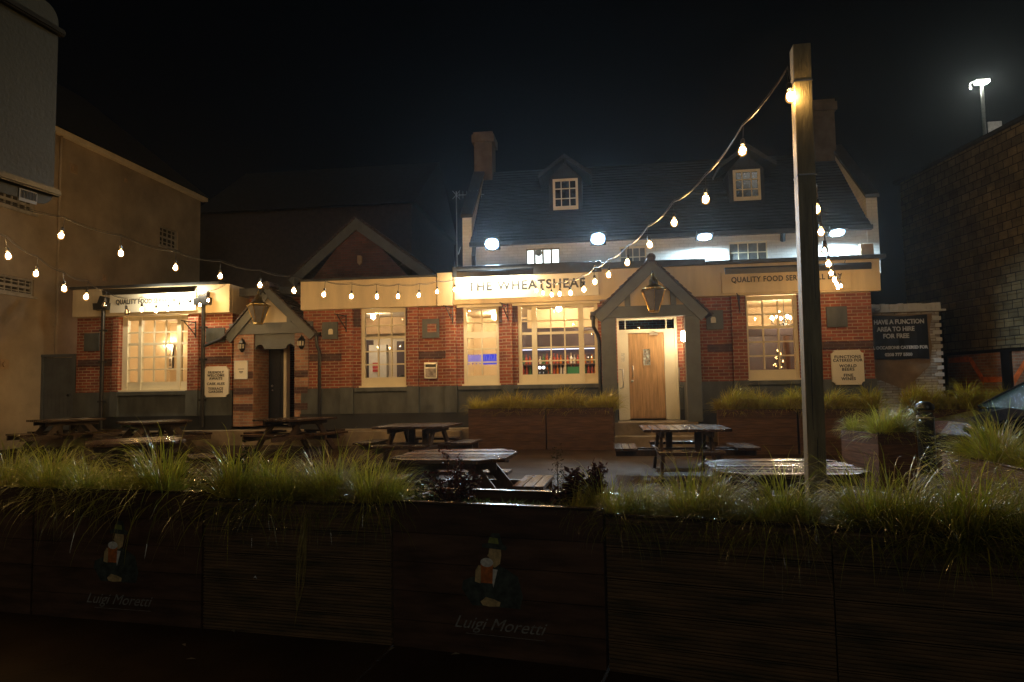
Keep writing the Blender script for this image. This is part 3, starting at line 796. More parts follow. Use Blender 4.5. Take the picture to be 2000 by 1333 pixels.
for x0, x1 in ((hx1-0.05, hx1+0.26), (hx0-0.26, hx0+0.05)):
    for ya, yb_ in ((yH-0.08, rid_y), (yH+dep+0.05, rid_y)):
        cpg.add([(x0, ya, hz_top), (x1, ya, hz_top), (x1, yb_, rid_z), (x0, yb_, rid_z), (x0, ya, hz_top+0.09), (x1, ya, hz_top+0.09), (x1, yb_, rid_z+0.09), (x0, yb_, rid_z+0.09)],
                [(0, 1, 2, 3), (4, 7, 6, 5), (0, 4, 5, 1), (1, 5, 6, 2), (2, 6, 7, 3), (3, 7, 4, 0)])
parts('gable_coping', cpg, MT['lead'], ho)
# house slate roof
rm = MB()
rzr = rid_z-0.12
def slope(ya, za, yb_, zb_):
    k = 26
    for i in range(k):
        t0, t1 = i/k, (i+1)/k
        y0_, z0_ = ya+(yb_-ya)*t0, za+(zb_-za)*t0
        y1_, z1_ = ya+(yb_-ya)*t1, za+(zb_-za)*t1
        lift = 0.022
        rm.add([(hx0, y0_, z0_+lift), (hx1, y0_, z0_+lift), (hx1, y1_, z1_), (hx0, y1_, z1_), (hx0, y0_, z0_), (hx1, y0_, z0_)], [(0, 1, 2, 3), (4, 5, 1, 0)])
slope(yH-0.22, ze-0.02, rid_y, rzr); slope(yH+dep+0.2, ze, rid_y, rzr)
ro = part('slate_roof', rm, MT['slate'])
gu = MB(); gu.box((hx0, yH-0.30, ze-0.10), (hx1, yH-0.18, ze+0.0)); gu.box((hx0+0.02, yH-0.18, ze-0.05), (hx1-0.02, yH-0.001, ze-0.02)); gu.build('eaves_gutter', MT['iron'], ro)
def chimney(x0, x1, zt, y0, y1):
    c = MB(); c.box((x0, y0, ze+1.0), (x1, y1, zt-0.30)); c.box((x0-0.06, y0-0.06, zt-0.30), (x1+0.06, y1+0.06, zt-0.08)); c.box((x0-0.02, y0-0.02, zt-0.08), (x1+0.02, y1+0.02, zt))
    c.build('chimney', pmat('dimmed_render', (0.13, 0.10, 0.065), 0.8, var=0.3, nscale=3, bump=0.3, bscale=20), ro)  # colour darkened so the chimneys stay dim where light reaches them
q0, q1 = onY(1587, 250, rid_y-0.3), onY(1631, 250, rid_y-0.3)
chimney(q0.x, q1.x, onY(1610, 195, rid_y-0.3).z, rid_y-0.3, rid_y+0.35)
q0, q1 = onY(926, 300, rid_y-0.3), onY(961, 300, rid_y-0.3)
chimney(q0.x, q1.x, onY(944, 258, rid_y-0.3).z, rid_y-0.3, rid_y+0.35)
# dormers
def roof_y(z): return yH-0.22+(z-ze+0.02)*(rid_y-yH+0.22)/(rzr-ze+0.02)
def dormer(pxl, pxr, pyt, pyb):
    yd = roof_y(onY((pxl+pxr)/2, pyb, yH+0.6).z)-0.06
    a, b2 = onY(pxl, (pyt+pyb)/2, yd).x, onY(pxr, (pyt+pyb)/2, yd).x
    zb, zt = onY((pxl+pxr)/2, pyb, yd).z, onY((pxl+pxr)/2, pyt, yd).z
    m = MB()
    m.box((a-0.1, yd+0.02, zb-0.12), (b2+0.1, yd+2.2, zt+0.02))
    o = m.build('dormer', MT['slate'], ro)
    return a, b2, zb, zt, yd
dw = []
for d_ in ((1080, 1129, 350, 410), (1432, 1485, 332, 392)):
    a, b2, zb, zt, yd = dormer(*d_)
    mid = (a+b2)/2; hw_ = (b2-a)/2
    m = MB()
    for s in (-1, 1):
        q = [Vector((mid, 0, zt+hw_*1.5)), Vector((mid+s*(hw_+0.36), 0, zt+0.0)), Vector((mid+s*(hw_+0.36), 0, zt+0.1)), Vector((mid, 0, zt+hw_*1.5+0.12))]
        m.add([(v.x, yd-0.2, v.z) for v in q]+[(v.x, yd+2.6, v.z) for v in q], [(0, 1, 2, 3), (7, 6, 5, 4), (0, 4, 5, 1), (1, 5, 6, 2), (2, 6, 7, 3), (3, 7, 4, 0)])
    m.add([(a-0.1, yd+0.03, zt+0.021), (b2+0.1, yd+0.03, zt+0.021), (mid, yd+0.03, zt+hw_*1.4)], [(0, 1, 2)])
    m.build('dormer_roof', MT['slate'], ro)
    f = MB()
    f.box((a, yd-0.03, zb), (a+0.06, yd+0.015, zt)); f.box((b2-0.06, yd-0.03, zb), (b2, yd+0.015, zt))
    f.box((a+0.06, yd-0.03, zb), (b2-0.06, yd+0.015, zb+0.09)); f.box((a+0.06, yd-0.03, zt-0.06), (b2-0.06, yd+0.015, zt))
    for k in (1, 2):
        xm = a+(b2-a)*k/3; f.box((xm-0.011, yd-0.02, zb+0.09), (xm+0.011, yd+0.012, zt-0.06))
        zm = zb+0.03+(zt-zb-0.03)*k/3; f.box((a+0.06, yd-0.018, zm-0.011), (b2-0.06, yd+0.01, zm+0.011))
    f.build('dormer_window', MT['cream'], ro)
    gq = MB(); gq.box((a+0.05, yd+0.002, zb+0.05), (b2-0.05, yd+0.0185, zt-0.05)); gq.build('dormer_glass', pmat('dark_pane', (0.012, 0.014, 0.017), 0.08, bump=0), ro)
# upper windows: bright kitchen window and two dark ones
kf = MB()
for k in range(5):
    xm = kw0+(kw1-kw0)*k/4; kf.box((xm-0.022, yH+0.02, kz0), (xm+0.022, yH+0.08, kz1))
kf.box((kw0, yH+0.04, kz1-0.04), (kw1, yH+0.08, kz1)); kf.build('kitchen_window', MT['dull'], ho)
kl = MB(); kl.box((kw0-0.1, yH+0.5, kz0-0.1), (kw1+0.1, yH+0.53, kz1+0.1)); kl.build('kitchen_room_glow', MT['whitelight'], ho)  # glowing sheet stands in for the lit room behind the window
xf = MB(); p = onY(1052, 494, yH+0.03); xf.tube([(p.x, yH+0.03, p.z), (p.x, yH+0.07, p.z)], 0.085, 16); xf.build('extractor_fan', pmat('grey_fan', (0.25, 0.3, 0.28), 0.5, var=0.5, nscale=30, bump=0), ho)
for w_ in (w2, w3):
    f = MB(); a, b2 = w_
    for k in range(5):
        xm = a+(b2-a)*k/4; t = 0.03 if k in (0, 4) else 0.011
        f.box((xm-t, yH+0.06, uz0), (xm+t, yH+0.1, uz1))
    zm = (uz0+uz1)/2; f.box((a, yH+0.062, zm-0.012), (b2, yH+0.098, zm+0.012)); f.box((a, yH+0.062, uz1-0.05), (b2, yH+0.098, uz1))
    f.build('upper_window', MT['cream'], ho)
    gq = MB(); gq.box((a, yH+0.075, uz0), (b2, yH+0.082, uz1)); gq.build('upper_pane', pmat('grey_blind_pane', (0.16, 0.17, 0.165), 0.15, bump=0), ho)
dpu = MB()
p = onY(935, 470, yH-0.1)
dpu.tube([(p.x-0.1, yH-0.2, ze-0.08), (p.x-0.14, yH-0.08, ze-0.3), (p.x-0.14, yH-0.08, ZFT)], 0.05, 8)
p2 = onY(1527, 460, yH-0.1)
dpu.tube([(p2.x, yH-0.2, ze-0.08), (p2.x+0.02, yH-0.08, ze-0.25)], 0.06, 8)
parts('roof_downpipe', dpu, MT['iron'], ho)
# ---- rooms behind the windows
def room(x0, x1, yb, zc, wallm, ceilm, floorm=MT['room_floor'], zf=0.6, nm='interior_wall'):
    m = MB()
    m.box((x0, yb, zf), (x1, yb+0.1, zc)); m.box((x0-0.1, 16.302, zf), (x0, yb+0.1, zc)); m.box((x1, 16.302, zf), (x1+0.1, yb+0.1, zc))
    o = part(nm, m, wallm)
    c = MB(); c.box((x0-0.1, 16.302, zc), (x1+0.1, yb+0.1, zc+0.1)); c.build('room_ceiling', ceilm, o)
    f = MB(); f.box((x0-0.1, 16.302, zf-0.1), (x1+0.1, yb+0.1, zf)); f.build('room_floor', floorm, o)
    return o
rA = room(-13.0, -9.45, 19.3, 3.55, MT['room'], MT['room'])
wn = MB(); wn.box((-12.99, 19.24, 0.6), (-9.46, 19.299, 1.72)); wn.box((-12.99, 16.4, 0.6), (-12.95, 19.2, 1.72)); wn.build('wainscot', MT['wain'], rA)
rB = room(-6.9, -4.15, 18.6, 3.42, MT['room_pale'], MT['room_pale'])
blk = MB(); blk.box((-6.89, 18.25, 2.95), (-4.16, 18.35, 3.41)); blk.build('ceiling_bulkhead', MT['stucco'], rB)
dk = MB(); dk.box((FX(742, 700, 18.55)+0.5, 18.52, 0.6), (-4.16, 18.598, 2.75)); dk.box((-6.89, 18.52, 0.6), (FX(718, 700, 18.55)+0.16, 18.598, 2.8)); dk.build('dark_doorway', MT['room_dark'], rB)
rC = room(-3.75, 0.35, 20.2, 3.5, MT['room'], MT['room'])
bh = MB(); bh.box((FX(1030, 640, 18.2), 18.2, 2.98), (0.34, 18.4, 3.49)); bh.build('bar_bulkhead', MT['room'], rC)
bb = MB(); bb.box((FX(1008, 700, 20.1), 19.9, 0.6), (0.34, 20.19, 3.4)); bb.build('back_bar', MT['room_dark'], rC)
shf = MB()
xs0, xs1 = FX(1018, 700, 19.7), 0.33
zsh = [onY(1090, 711, 19.7).z, onY(1090, 731, 19.7).z]
for z in zsh: shf.box((xs0, 19.55, z-0.03), (xs1, 19.899, z))
shf.build('bottle_shelf', MT['wain'], rC)
ct = MB(); ct.box((FX(1012, 740, 18.3), 18.1, 0.6), (0.34, 18.5, 1.62)); ct.build('bar_counter', MT['wain'], rC)
rD = room(2.9, 5.7, 20.0, 3.55, MT['room'], MT['room'])
dd = MB(); dd.box((2.91, 19.9, 0.6), (5.69, 19.99, 2.72)); dd.build('plum_wall_panel', MT['room_dark'], rD)
dd2 = MB(); p = onY(1536, 690, 18.5); dd2.box((p.x-0.05, 18.4, 0.6), (p.x+0.06, 18.6, 2.7)); dd2.build('timber_post', MT['wain'], rD)
dd3 = MB(); dd3.box((2.91, 18.0, 2.60), (5.69, 18.2, 2.78)); dd3.build('ceiling_beam', MT['room_dark'], rD)

def ceiling_lamp(x, y, z, r=0.07, lab='', mat='roomlamp', cat='lamp'):
    o = empty('ceiling_lamp', (x, y, z), lab, cat)
    m = MB(); m.ball((0, 0, -0.10), r, 12, 8); m.build('lamp_globe', MT[mat], o, smooth=True)
    m = MB(); m.lathe([(0.05, 0), (0.05, -0.02), (0.02, -0.03), (0.02, -0.06)], (0, 0, 0), 10); m.build('ceiling_rose', MT['brass'], o)
    return o
p = onY(729, 621, 17.2); ceiling_lamp(p.x, 17.2, 3.41, 0.055, 'small spot lamp on the ceiling behind the three pane wide window with a red notice')
ceiling_lamp(-2.9, 18.9, 3.49, 0.075, 'round ceiling lamp near the window with the blue glow')
ceiling_lamp(-1.0, 17.3, 3.49, 0.07, 'round ceiling lamp in front of the bar bulkhead', cat='lamp')
ceiling_lamp(-0.3, 19.0, 3.49, 0.06, 'round ceiling lamp over the bar shelves')
ceiling_lamp(-11.0, 17.6, 3.54, 0.07, 'round ceiling lamp in the room with framed pictures')
ceiling_lamp(-10.6, 18.7, 3.54, 0.05, 'small ceiling lamp above the framed pictures')
# wall lamps and pictures in the left room
for px, py, lab, y in ((328, 674, 'brass wall lamp glowing above the double framed picture', 19.2), (258, 664, 'brass wall lamp glowing behind the narrow left sash', 19.2)):
    p = onY(px, py, y); o = empty('wall_lamp', (p.x, y, p.z), lab, 'lamp')
    m = MB(); m.ball((0, -0.05, 0), 0.065, 12, 8, (1, 0.6, 1)); m.build('lamp_shade', MT['roomlamp'], o, smooth=True)
    m = MB(); m.tube([(0, 0.03, 0.06), (0, -0.05, 0.13), (0, -0.10, 0.09)], 0.012, 6); m.build('lamp_arm', MT['brass'], o)
for px0, py0, px1, py1, lab in ((317, 674, 339, 721, 'tall framed picture with two prints on the back wall'), (250, 692, 268, 719, 'small framed picture seen through the narrow left sash')):
    y = 19.27; a = onY(px0, py0, y); b2 = onY(px1, py1, y)
    o = empty('framed_picture', ((a.x+b2.x)/2, y, b2.z), lab, 'picture')
    w = abs(b2.x-a.x)/2; h = a.z-b2.z
    m = MB(); m.box((-w, -0.03, 0), (-w+0.03, 0.02, h)); m.box((w-0.03, -0.03, 0), (w, 0.02, h)); m.box((-w+0.03, -0.03, 0), (w-0.03, 0.02, 0.03)); m.box((-w+0.03, -0.03, h-0.03), (w-0.03, 0.02, h)); m.build('frame', MT['iron'], o)
    m = MB(); m.box((-w+0.03, -0.005, 0.03), (w-0.03, 0.015, h-0.03)); m.build('mount', MT['room_pale'], o)
    m = MB(); m.box((-w+0.07, -0.012, h*0.12), (w-0.07, -0.0055, h*0.42)); m.box((-w+0.07, -0.012, h*0.55), (w-0.07, -0.0055, h*0.86)); m.build('print', pmat('grey_print', (0.2, 0.16, 0.11), 0.6, var=0.8, nscale=14, bump=0), o)
# chairs in the left room
def chair(x, y, rz, lab, mat):
    o = empty('dining_chair', (x, y, 0.6), lab, 'chair', None, rz)
    m = MB(); m.box((-0.21, -0.2, 0.42), (0.21, 0.2, 0.47)); m.build('seat', mat, o)
    m = MB(); m.box((-0.2, 0.17, 0.55), (0.2, 0.21, 1.0)); m.build('backrest', mat, o, bevel=0.02)
    for a in (-0.18, 0.18):
        for b2 in (-0.17, 0.19):
            m = MB(); m.box((a-0.02, b2-0.02, 0), (a+0.02, b2+0.02, 0.42 if b2 < 0 else 0.95)); m.build('leg', mat, o)
chair(FX(290, 745, 18.7), 18.7, 3.0, 'dark wooden chair against the wainscot, leftmost of the three', MT['wain'])
chair(FX(318, 745, 18.6), 18.6, 3.3, 'dark wooden chair under the double framed picture', MT['wain'])
chair(FX(357, 745, 17.6), 17.6, 3.14, 'orange wooden chair behind the right narrow sash', MT['oak'])
# middle room: white door with red notice, shelf, box
yb = 18.45
a, b2 = FX(723, 700, yb), FX(757, 700, yb)
o = empty('white_cupboard', ((a+b2)/2, yb, 0.6), 'tall white double cupboard behind the middle sash window', 'cupboard')
w = (b2-a)/2
m = MB(); m.box((-w, -0.1, 0), (-0.005, 0.06, 2.05)); m.build('door', MT['white'], o); m = MB(); m.box((0.005, -0.1, 0), (w, 0.06, 2.05)); m.build('door', MT['white'], o)
m = MB(); m.box((w-0.1, -0.13, 1.0), (w-0.03, -0.101, 1.12)); m.build('handle', MT['iron'], o)
p = onY(733, 717, 18.3); o = empty('red_notice', (p.x, 18.33, p.z), 'red and white printed notice taped to the white cupboard', 'notice')
m = MB(); m.box((-0.09, 0, -0.16), (0.09, 0.012, 0.16)); m.build('sheet', MT['white'], o)
m = MB()
for z in (0.06, -0.03, -0.12): m.box((-0.085, -0.006, z-0.02), (0.085, -0.001, z+0.055))
m.build('red_print', pmat('red_print', (0.5, 0.06, 0.06), 0.6, bump=0), o)
p = onY(781, 742, 17.3); o = empty('window_shelf', (p.x, 17.3, 0.6), 'low brown side table with a dark round pot behind the middle sash window', 'table')
m = MB(); m.box((-0.35, -0.15, p.z-0.66), (0.3, 0.2, p.z-0.62)); m.build('tabletop', MT['oak'], o)
for a in (-0.3, 0.25):
    m = MB(); m.box((a-0.02, -0.1, 0), (a+0.02, 0.1, p.z-0.661)); m.build('leg', MT['wain'], o)
m = MB(); m.lathe([(0.04, 0), (0.08, 0.05), (0.085, 0.1), (0.05, 0.15)], (p.x+0.05, 17.3, p.z-0.018), 12)
tag(m.build('round_pot', MT['navy'], smooth=True), 'dark round pot standing on the low table in the window', 'pot')
# blue neon in the narrow window
yb = 16.9
a, b2 = onY(913, 693, yb), onY(970, 712, yb)
o = empty('neon_sign', ((a.x+b2.x)/2, yb, b2.z), 'blurred blue neon sign hanging behind the lower sash of the narrow window', 'sign')
w = (b2.x-a.x)/2; h = a.z-b2.z
m = MB(); m.box((0.02, 0, 0), (w, 0.03, h)); m.build('blue_panel', MT['neon'], o)
m = MB()
for k in range(11):
    x = -w+0.03+k*(w-0.05)/10; m.box((x-0.012, 0.0, 0.01+0.03*(k % 3)), (x+0.012, 0.02, h-0.02*(k % 2)))
m.build('violet_strokes', MT['neon2'], o)
m = MB()
for k in range(8):
    x = 0.05+k*(w-0.08)/7; m.bar((x, -0.005, 0.02), (x+0.03, -0.005, h-0.05*(k % 3)), 0.012, 0.01)
m.build('blue_strokes', MT['neon2'], o)
# bottles
bottle_cols = [('amber', (0.5, 0.16, 0.02)), ('red', (0.36, 0.07, 0.04)), ('green', (0.07, 0.15, 0.06)), ('clear', (0.6, 0.55, 0.5)), ('dark', (0.03, 0.02, 0.02))]
bmats = [pmat(n+'_bottle_glass', c, 0.12, var=0.1, bump=0) for n, c in bottle_cols]
protos = {}
for si, z in enumerate(zsh):
    n = 26; x = xs0+0.06
    for k in range(n):
        ci = random.choice([0, 0, 1, 1, 2, 3, 3, 4]); hgt = random.uniform(0.22, 0.31)
        key = (ci,)
        xx = xs0+0.06+(xs1-xs0-0.12)*k/(n-1)
        lab = '%s spirits bottle on the %s back bar shelf' % (bottle_cols[ci][0], ('upper', 'lower')[si])
        if ci not in protos:
            m = MB(); m.lathe([(0.036, 0), (0.038, 0.02), (0.038, 0.17), (0.014, 0.22), (0.013, 0.28), (0.016, 0.285), (0.016, 0.30)], (0, 0, 0), 10)
            protos[ci] = m.mesh('bottle'); protos[ci].materials.append(bmats[ci])
        o = bpy.data.objects.new('bottle', protos[ci]); col.objects.link(o)
        o.location = (xx, 19.68, z); o.scale = (1, 1, hgt/0.30)
        tag(o, lab, 'bottle', '%s bottles on the %s shelf' % (bottle_cols[ci][0], ('upper', 'lower')[si]))
o = empty('shelf_light', ((xs0+xs1)/2, 19.6, zsh[0]+0.42), 'slim strip light above the bottle shelves', 'lamp')
m = MB(); m.box((-1.3, 0.2, 0), (1.3, 0.25, 0.02)); m.build('light_strip', emat('shelf_strip_glow', (0.8, 0.8, 1.0), 2.5), o)
m = MB(); m.box((-1.32, 0.19, 0.021), (1.32, 0.28, 0.04)); m.build('light_housing', MT['iron'], o)
# beer pump font
p = onY(1055, 720, 18.2); o = empty('beer_font', (p.x, 18.25, 1.62), 'bar font with three lit round badges on the counter', 'beer tap')
zz = onY(1055, 718.5, 18.2).z-1.62
m = MB(); m.box((-0.16, -0.04, 0), (0.2, 0.04, zz-0.05)); m.build('font_body', MT['iron'], o)
for k in range(3):
    m = MB(); m.tube([(-0.11+k*0.1, -0.06, zz), (-0.11+k*0.1, -0.03, zz)], 0.04, 14); m.build('badge', MT['pump'], o)
    m = MB(); m.tube([(-0.11+k*0.1, -0.05, zz-0.12), (-0.11+k*0.1, -0.10, zz-0.16)], 0.012, 8); m.build('tap', MT['steel'], o)
p = onY(1120, 731, 18.15); o = empty('till_screen', (p.x, 18.2, 1.62), 'small till with a green screen on the right of the bar counter', 'till')
m = MB(); m.box((-0.15, 0, 0.1), (0.15, 0.03, 0.3)); m.build('screen', MT['exit'], o); m = MB(); m.box((-0.16, 0.031, 0.0), (0.16, 0.12, 0.31)); m.build('case', MT['iron'], o)
# chandelier
yc = 18.0; p = onY(1531, 622, yc)
o = empty('chandelier', (p.x, yc, p.z), 'candle chandelier glowing inside the right sash window', 'chandelier')
m = MB(); m.tube([(0, 0, -0.15), (0, 0, 3.54-p.z)], 0.008, 6); m.lathe([(0.01, -0.2), (0.05, -0.16), (0.02, -0.1), (0.04, -0.05), (0.01, 0)], (0, 0, 0), 10); m.build('stem', MT['iron'], o)
for k in range(8):
    t = 2*math.pi*k/8; cx, cy = 0.30*math.cos(t), 0.30*math.sin(t)
    m = MB(); m.tube([(0, 0, -0.1), (cx*0.5, cy*0.5, -0.2), (cx, cy, -0.12), (cx, cy, -0.02)], 0.009, 6); m.build('arm', MT['iron'], o)
    m = MB(); m.ball((cx, cy, 0.02), 0.026, 8, 6, (1, 1, 1.6)); m.build('candle_bulb', MT['roomlamp'], o, smooth=True)
yc = 18.9; p = onY(1521, 709, yc)
# decorated tree
o = empty('decorated_tree', (p.x, yc, 0.6), 'small christmas tree with gold and red fairy lights in the right window', 'tree')
m = MB(); zb = 0.9
for i in range(500):
    t = random.random()**0.7; rr = 0.34*(1-t)*math.sqrt(random.random())+0.01; a = random.uniform(0, 6.28); z = 0.35+1.3*t
    v = Vector((rr*math.cos(a), rr*math.sin(a), z)); d = Vector((math.cos(a), math.sin(a), random.uniform(-.6, .2)))*0.08; s = Vector((-math.sin(a), math.cos(a), 0))*0.012
    m.add([v-s, v+s, v+d], [(0, 1, 2)])
m.build('foliage', MT['leaf_dark'], o)
m = MB(); m.tube([(0, 0, 0), (0, 0, 1.5)], 0.03, 8, 0.008); m.build('trunk', MT['stem'], o)
m = MB(); m2 = MB()
for i in range(46):
    t = i/46; a = i*0.9; rr = 0.36*(1-t)+0.02
    (m2 if i < 18 else m).ball((rr*math.cos(a), rr*math.sin(a)-0.02, 0.4+1.3*t), 0.016, 6, 4)
m.build('gold_lights', MT['gold'], o); m2.build('red_lights', MT['red'], o)

# ------------------------------------------------------------------ signs on the pub
def board(name, x0, x1, z0, z1, y0, y1, lab, mat=MT['ivory']):
    o = empty(name, ((x0+x1)/2, y1, z0), lab, 'sign')
    m = MB(); m.box((x0, y0, z0), (x1, y1, z1)); m.build('board', mat, o, world=True, bevel=0.006)
    return o
x0, x1 = FX(888, 565, 15.8), FX(1169, 560, 15.8)
s = board('name_sign', x0, x1, 3.50, 4.03, 15.79, 15.838, 'wide ivory sign reading THE WHEATSHEAF over the big windows')
tx0, tx1 = FX(914, 560, 15.78), FX(1143, 555, 15.78)
text('lettering', 'THE WHEATSHEAF', 0.30, ((tx0+tx1)/2, 15.786, 3.79), MT['letters'], s, bold=0.008, track=1.15, width=tx1-tx0)
x0, x1 = FX(215, 590, 15.8), FX(383, 590, 15.8)
s = board('food_sign', x0, x1, 3.46, 4.0, 15.79, 15.838, 'cream sign reading QUALITY FOOD SERVED ALL DAY on the left wing')
tx0, tx1 = FX(226, 590, 15.78), FX(376, 588, 15.78)
text('lettering', 'QUALITY FOOD SERVED ALL DAY', 0.17, ((tx0+tx1)/2, 15.786, 3.73), MT['letters'], s, bold=0.004, track=1.1, width=tx1-tx0)
x0, x1 = FX(1409, 545, 15.8), FX(1663, 545, 15.8)
s = board('food_sign', x0, x1, 3.43, 3.93, 15.80, 15.838, 'unlit cream sign reading QUALITY FOOD SERVED ALL DAY partly behind the timber post', MT['fascia'])
tx0, tx1 = FX(1428, 548, 15.79), FX(1645, 545, 15.79)
text('lettering', 'QUALITY FOOD SERVED ALL DAY', 0.17, ((tx0+tx1)/2, 15.796, 3.73), MT['letters'], s, bold=0.004, track=1.1, width=tx1-tx0)

def plaque(px0, px1, py0, py1, lines, lab, y=15.9):
    a = onY(px0, (py0+py1)/2, y).x; b2 = onY(px1, (py0+py1)/2, y).x
    z1 = onY((px0+px1)/2, py0, y).z; z0 = onY((px0+px1)/2, py1, y).z
    o = empty('wall_plaque', ((a+b2)/2, y, z0), lab, 'sign', 'wall plaques')
    c = 0.07; pts = []
    def q(cx, cz, a0):
        for i in range(5):
            t = R(a0)+R(90)*i/4; pts.append((cx+c*math.cos(t), cz+c*math.sin(t)))
    for (cx, cz, st_) in ((a, z0, 90), (b2, z0, 180), (b2, z1, 270), (a, z1, 0)):
        seg = []
        for i in range(5):
            t = R(st_)-R(90)*i/4; seg.append((cx+c*math.cos(t), cz+c*math.sin(t)))
        pts += seg
    m = MB(); m.prism(pts, 1, y-0.02, y+0.03); m.build('board', MT['ivory'], o, world=True)
    H = z1-z0
    for body, fz, sz in lines:
        text('lettering', body, sz, ((a+b2)/2, y-0.023, z0+H*fz), MT['letters'], o, bold=0.002, track=1.15)
plaque(398, 447, 716, 776, [('FRIENDLY', 0.80, 0.085), ('WELCOME', 0.70, 0.085), ('AWAITS', 0.60, 0.085), ('CASK ALES', 0.43, 0.085), ('TERRACE', 0.27, 0.085), ('GARDEN', 0.17, 0.085)], 'cream plaque reading FRIENDLY WELCOME AWAITS beside the side door')
plaque(1624, 1687, 684, 752, [('FUNCTIONS', 0.80, 0.09), ('CATERED FOR', 0.70, 0.085), ('WORLD', 0.54, 0.09), ('BEERS', 0.44, 0.09), ('FINE', 0.27, 0.09), ('WINES', 0.17, 0.09)], 'cream plaque reading FUNCTIONS CATERED FOR at the right end of the pub')
# notice case by the side door, steel post box
a, b2 = onY(459, 706, 15.93), onY(483, 740, 15.93)
o = empty('notice_case', ((a.x+b2.x)/2, 15.95, b2.z), 'small white notice in a frame left of the side door', 'notice')
m = MB(); m.box((a.x, 15.93, b2.z), (b2.x, 15.958, a.z)); m.build('sheet', MT['ivory'], o, world=True)
m = MB()
for z in (b2.z, a.z): m.bar((a.x-0.01, 15.925, z), (b2.x+0.01, 15.925, z), 0.02, 0.02)
for x in (a.x, b2.x): m.bar((x, 15.925, b2.z), (x, 15.925, a.z), 0.02, 0.02)
m.build('frame', MT['white'], o, world=True)
m = MB()
for k, wd in ((0.55, 0.5), (0.42, 0.3), (0.38, 0.34), (0.33, 0.2)): m.box(((a.x+b2.x)/2-wd*(b2.x-a.x)/2, 15.928, b2.z+(a.z-b2.z)*k-0.006), ((a.x+b2.x)/2+wd*(b2.x-a.x)/2, 15.9295, b2.z+(a.z-b2.z)*k+0.006))
m.build('print', MT['letters'], o, world=True)
a, b2 = onY(828, 708, 15.9), onY(854, 740, 15.9)
o = empty('post_box', ((a.x+b2.x)/2, 15.97, b2.z), 'square steel box with a black slot on the brick wall right of the middle window', 'letter box')
m = MB(); m.box((a.x, 15.90, b2.z), (b2.x, 15.999, a.z)); m.build('case', MT['steel'], o, world=True, bevel=0.012)
m = MB(); m.box((a.x+0.04, 15.885, a.z-0.12), (b2.x-0.03, 15.899, a.z-0.05)); m.build('slot', MT['iron'], o, world=True)
m = MB(); m.box((a.x+0.04, 15.888, b2.z+0.04), (b2.x-0.03, 15.899, a.z-0.15)); m.build('window', pmat('foggy_pane', (0.30, 0.26, 0.24), 0.2, var=0.4, nscale=12, bump=0), o, world=True)

# sign trough lights
def trough(px0, py0, px1, py1, lab, lit, y=15.42, r=0.06):
    a, b2 = onY(px0, py0, y), onY(px1, py1, y)
    z = (a.z+b2.z)/2
    o = empty('sign_light', ((a.x+b2.x)/2, y, z), lab, 'sign light')
    m = MB(); pts = [(y-0.05, z-0.085), (y-0.07, z+0.02), (y-0.03, z+0.06), (y+0.03, z+0.065), (y+0.07, z+0.045), (y+0.035, z+0.03), (y-0.018, z-0.03), (y-0.03, z-0.09)]
    m.prism(pts, 0, a.x, b2.x); m.build('hood', MT['iron'], o, world=True)
    m = MB()
    n = max(2, int((b2.x-a.x)/0.9))
    for k in range(n):
        x = a.x+(b2.x-a.x)*(k+0.5)/n; m.tube([(x, y+0.02, z+0.04), (x, y+0.2, z+0.07), (x, 15.83, z+0.0)], 0.012, 6)
    m.build('arm', MT['iron'], o, world=True)
    if lit:
        f0, f1 = lit; xa, xb = a.x+(b2.x-a.x)*f0, a.x+(b2.x-a.x)*f1
        m = MB(); m.add([(xa, y-0.015, z-0.028), (xb, y-0.015, z-0.028), (xb, y+0.032, z+0.026), (xa, y+0.032, z+0.026)], [(0, 1, 2, 3)]); m.build('tube', MT['tube'], o, world=True)
    return o
trough(203, 571, 383, 563.5, 'black trough light glowing over the left food sign', (0.42, 0.98))
trough(1415, 528, 1700, 519, 'unlit black trough light over the right food sign', None)
trough(893, 536, 1042, 528, 'black trough light glowing over the left half of the name sign', (0.02, 0.9), y=15.55)

# lanterns
def gas_lantern(p, s, lab):
    o = empty('brass_lantern', p, lab, 'lantern', 'brass lanterns')
    m = MB(); m.lathe([(0.085*s, -0.30*s), (0.20*s, 0.02*s)], (0, 0, 0), 6, 0.52); m.build('lantern_glass', MT['lamp_glass'], o)
    m = MB()
    for k in range(6):
        t = 0.52+2*math.pi*k/6
        m.bar((0.085*s*math.cos(t), 0.085*s*math.sin(t), -0.30*s), (0.205*s*math.cos(t), 0.205*s*math.sin(t), 0.02*s), 0.012*s, 0.012*s)
        m.ball((0.21*s*math.cos(t), 0.21*s*math.sin(t), 0.04*s), 0.014*s, 6, 4)
    m.lathe([(0.21*s, 0.015*s), (0.225*s, 0.02*s), (0.215*s, 0.04*s), (0.20*s, 0.04*s)], (0, 0, 0), 6, 0.52)
    m.lathe([(0.08*s, -0.33*s), (0.09*s, -0.32*s), (0.085*s, -0.295*s)], (0, 0, 0), 6, 0.52)
    m.build('brass_frame', MT['brass'], o)
    m = MB(); m.lathe([(0.20*s, 0.041*s), (0.11*s, 0.10*s), (0.075*s, 0.12*s), (0.07*s, 0.20*s), (0.045*s, 0.215*s), (0.05*s, 0.24*s), (0.02*s, 0.26*s), (0.03*s, 0.29*s), (0.008*s, 0.33*s)], (0, 0, 0), 12); m.build('lantern_cap', pmat('dark_brass', (0.30, 0.21, 0.07), 0.35, 0.9, var=0.4, nscale=20, bump=0.1), o, smooth=True)
    m = MB(); m.tube([(0, 0, 0.30*s), (0, 0.15, 0.36*s), (0, 0.34, 0.30*s)], 0.014*s, 6); m.build('bracket', MT['iron'], o)
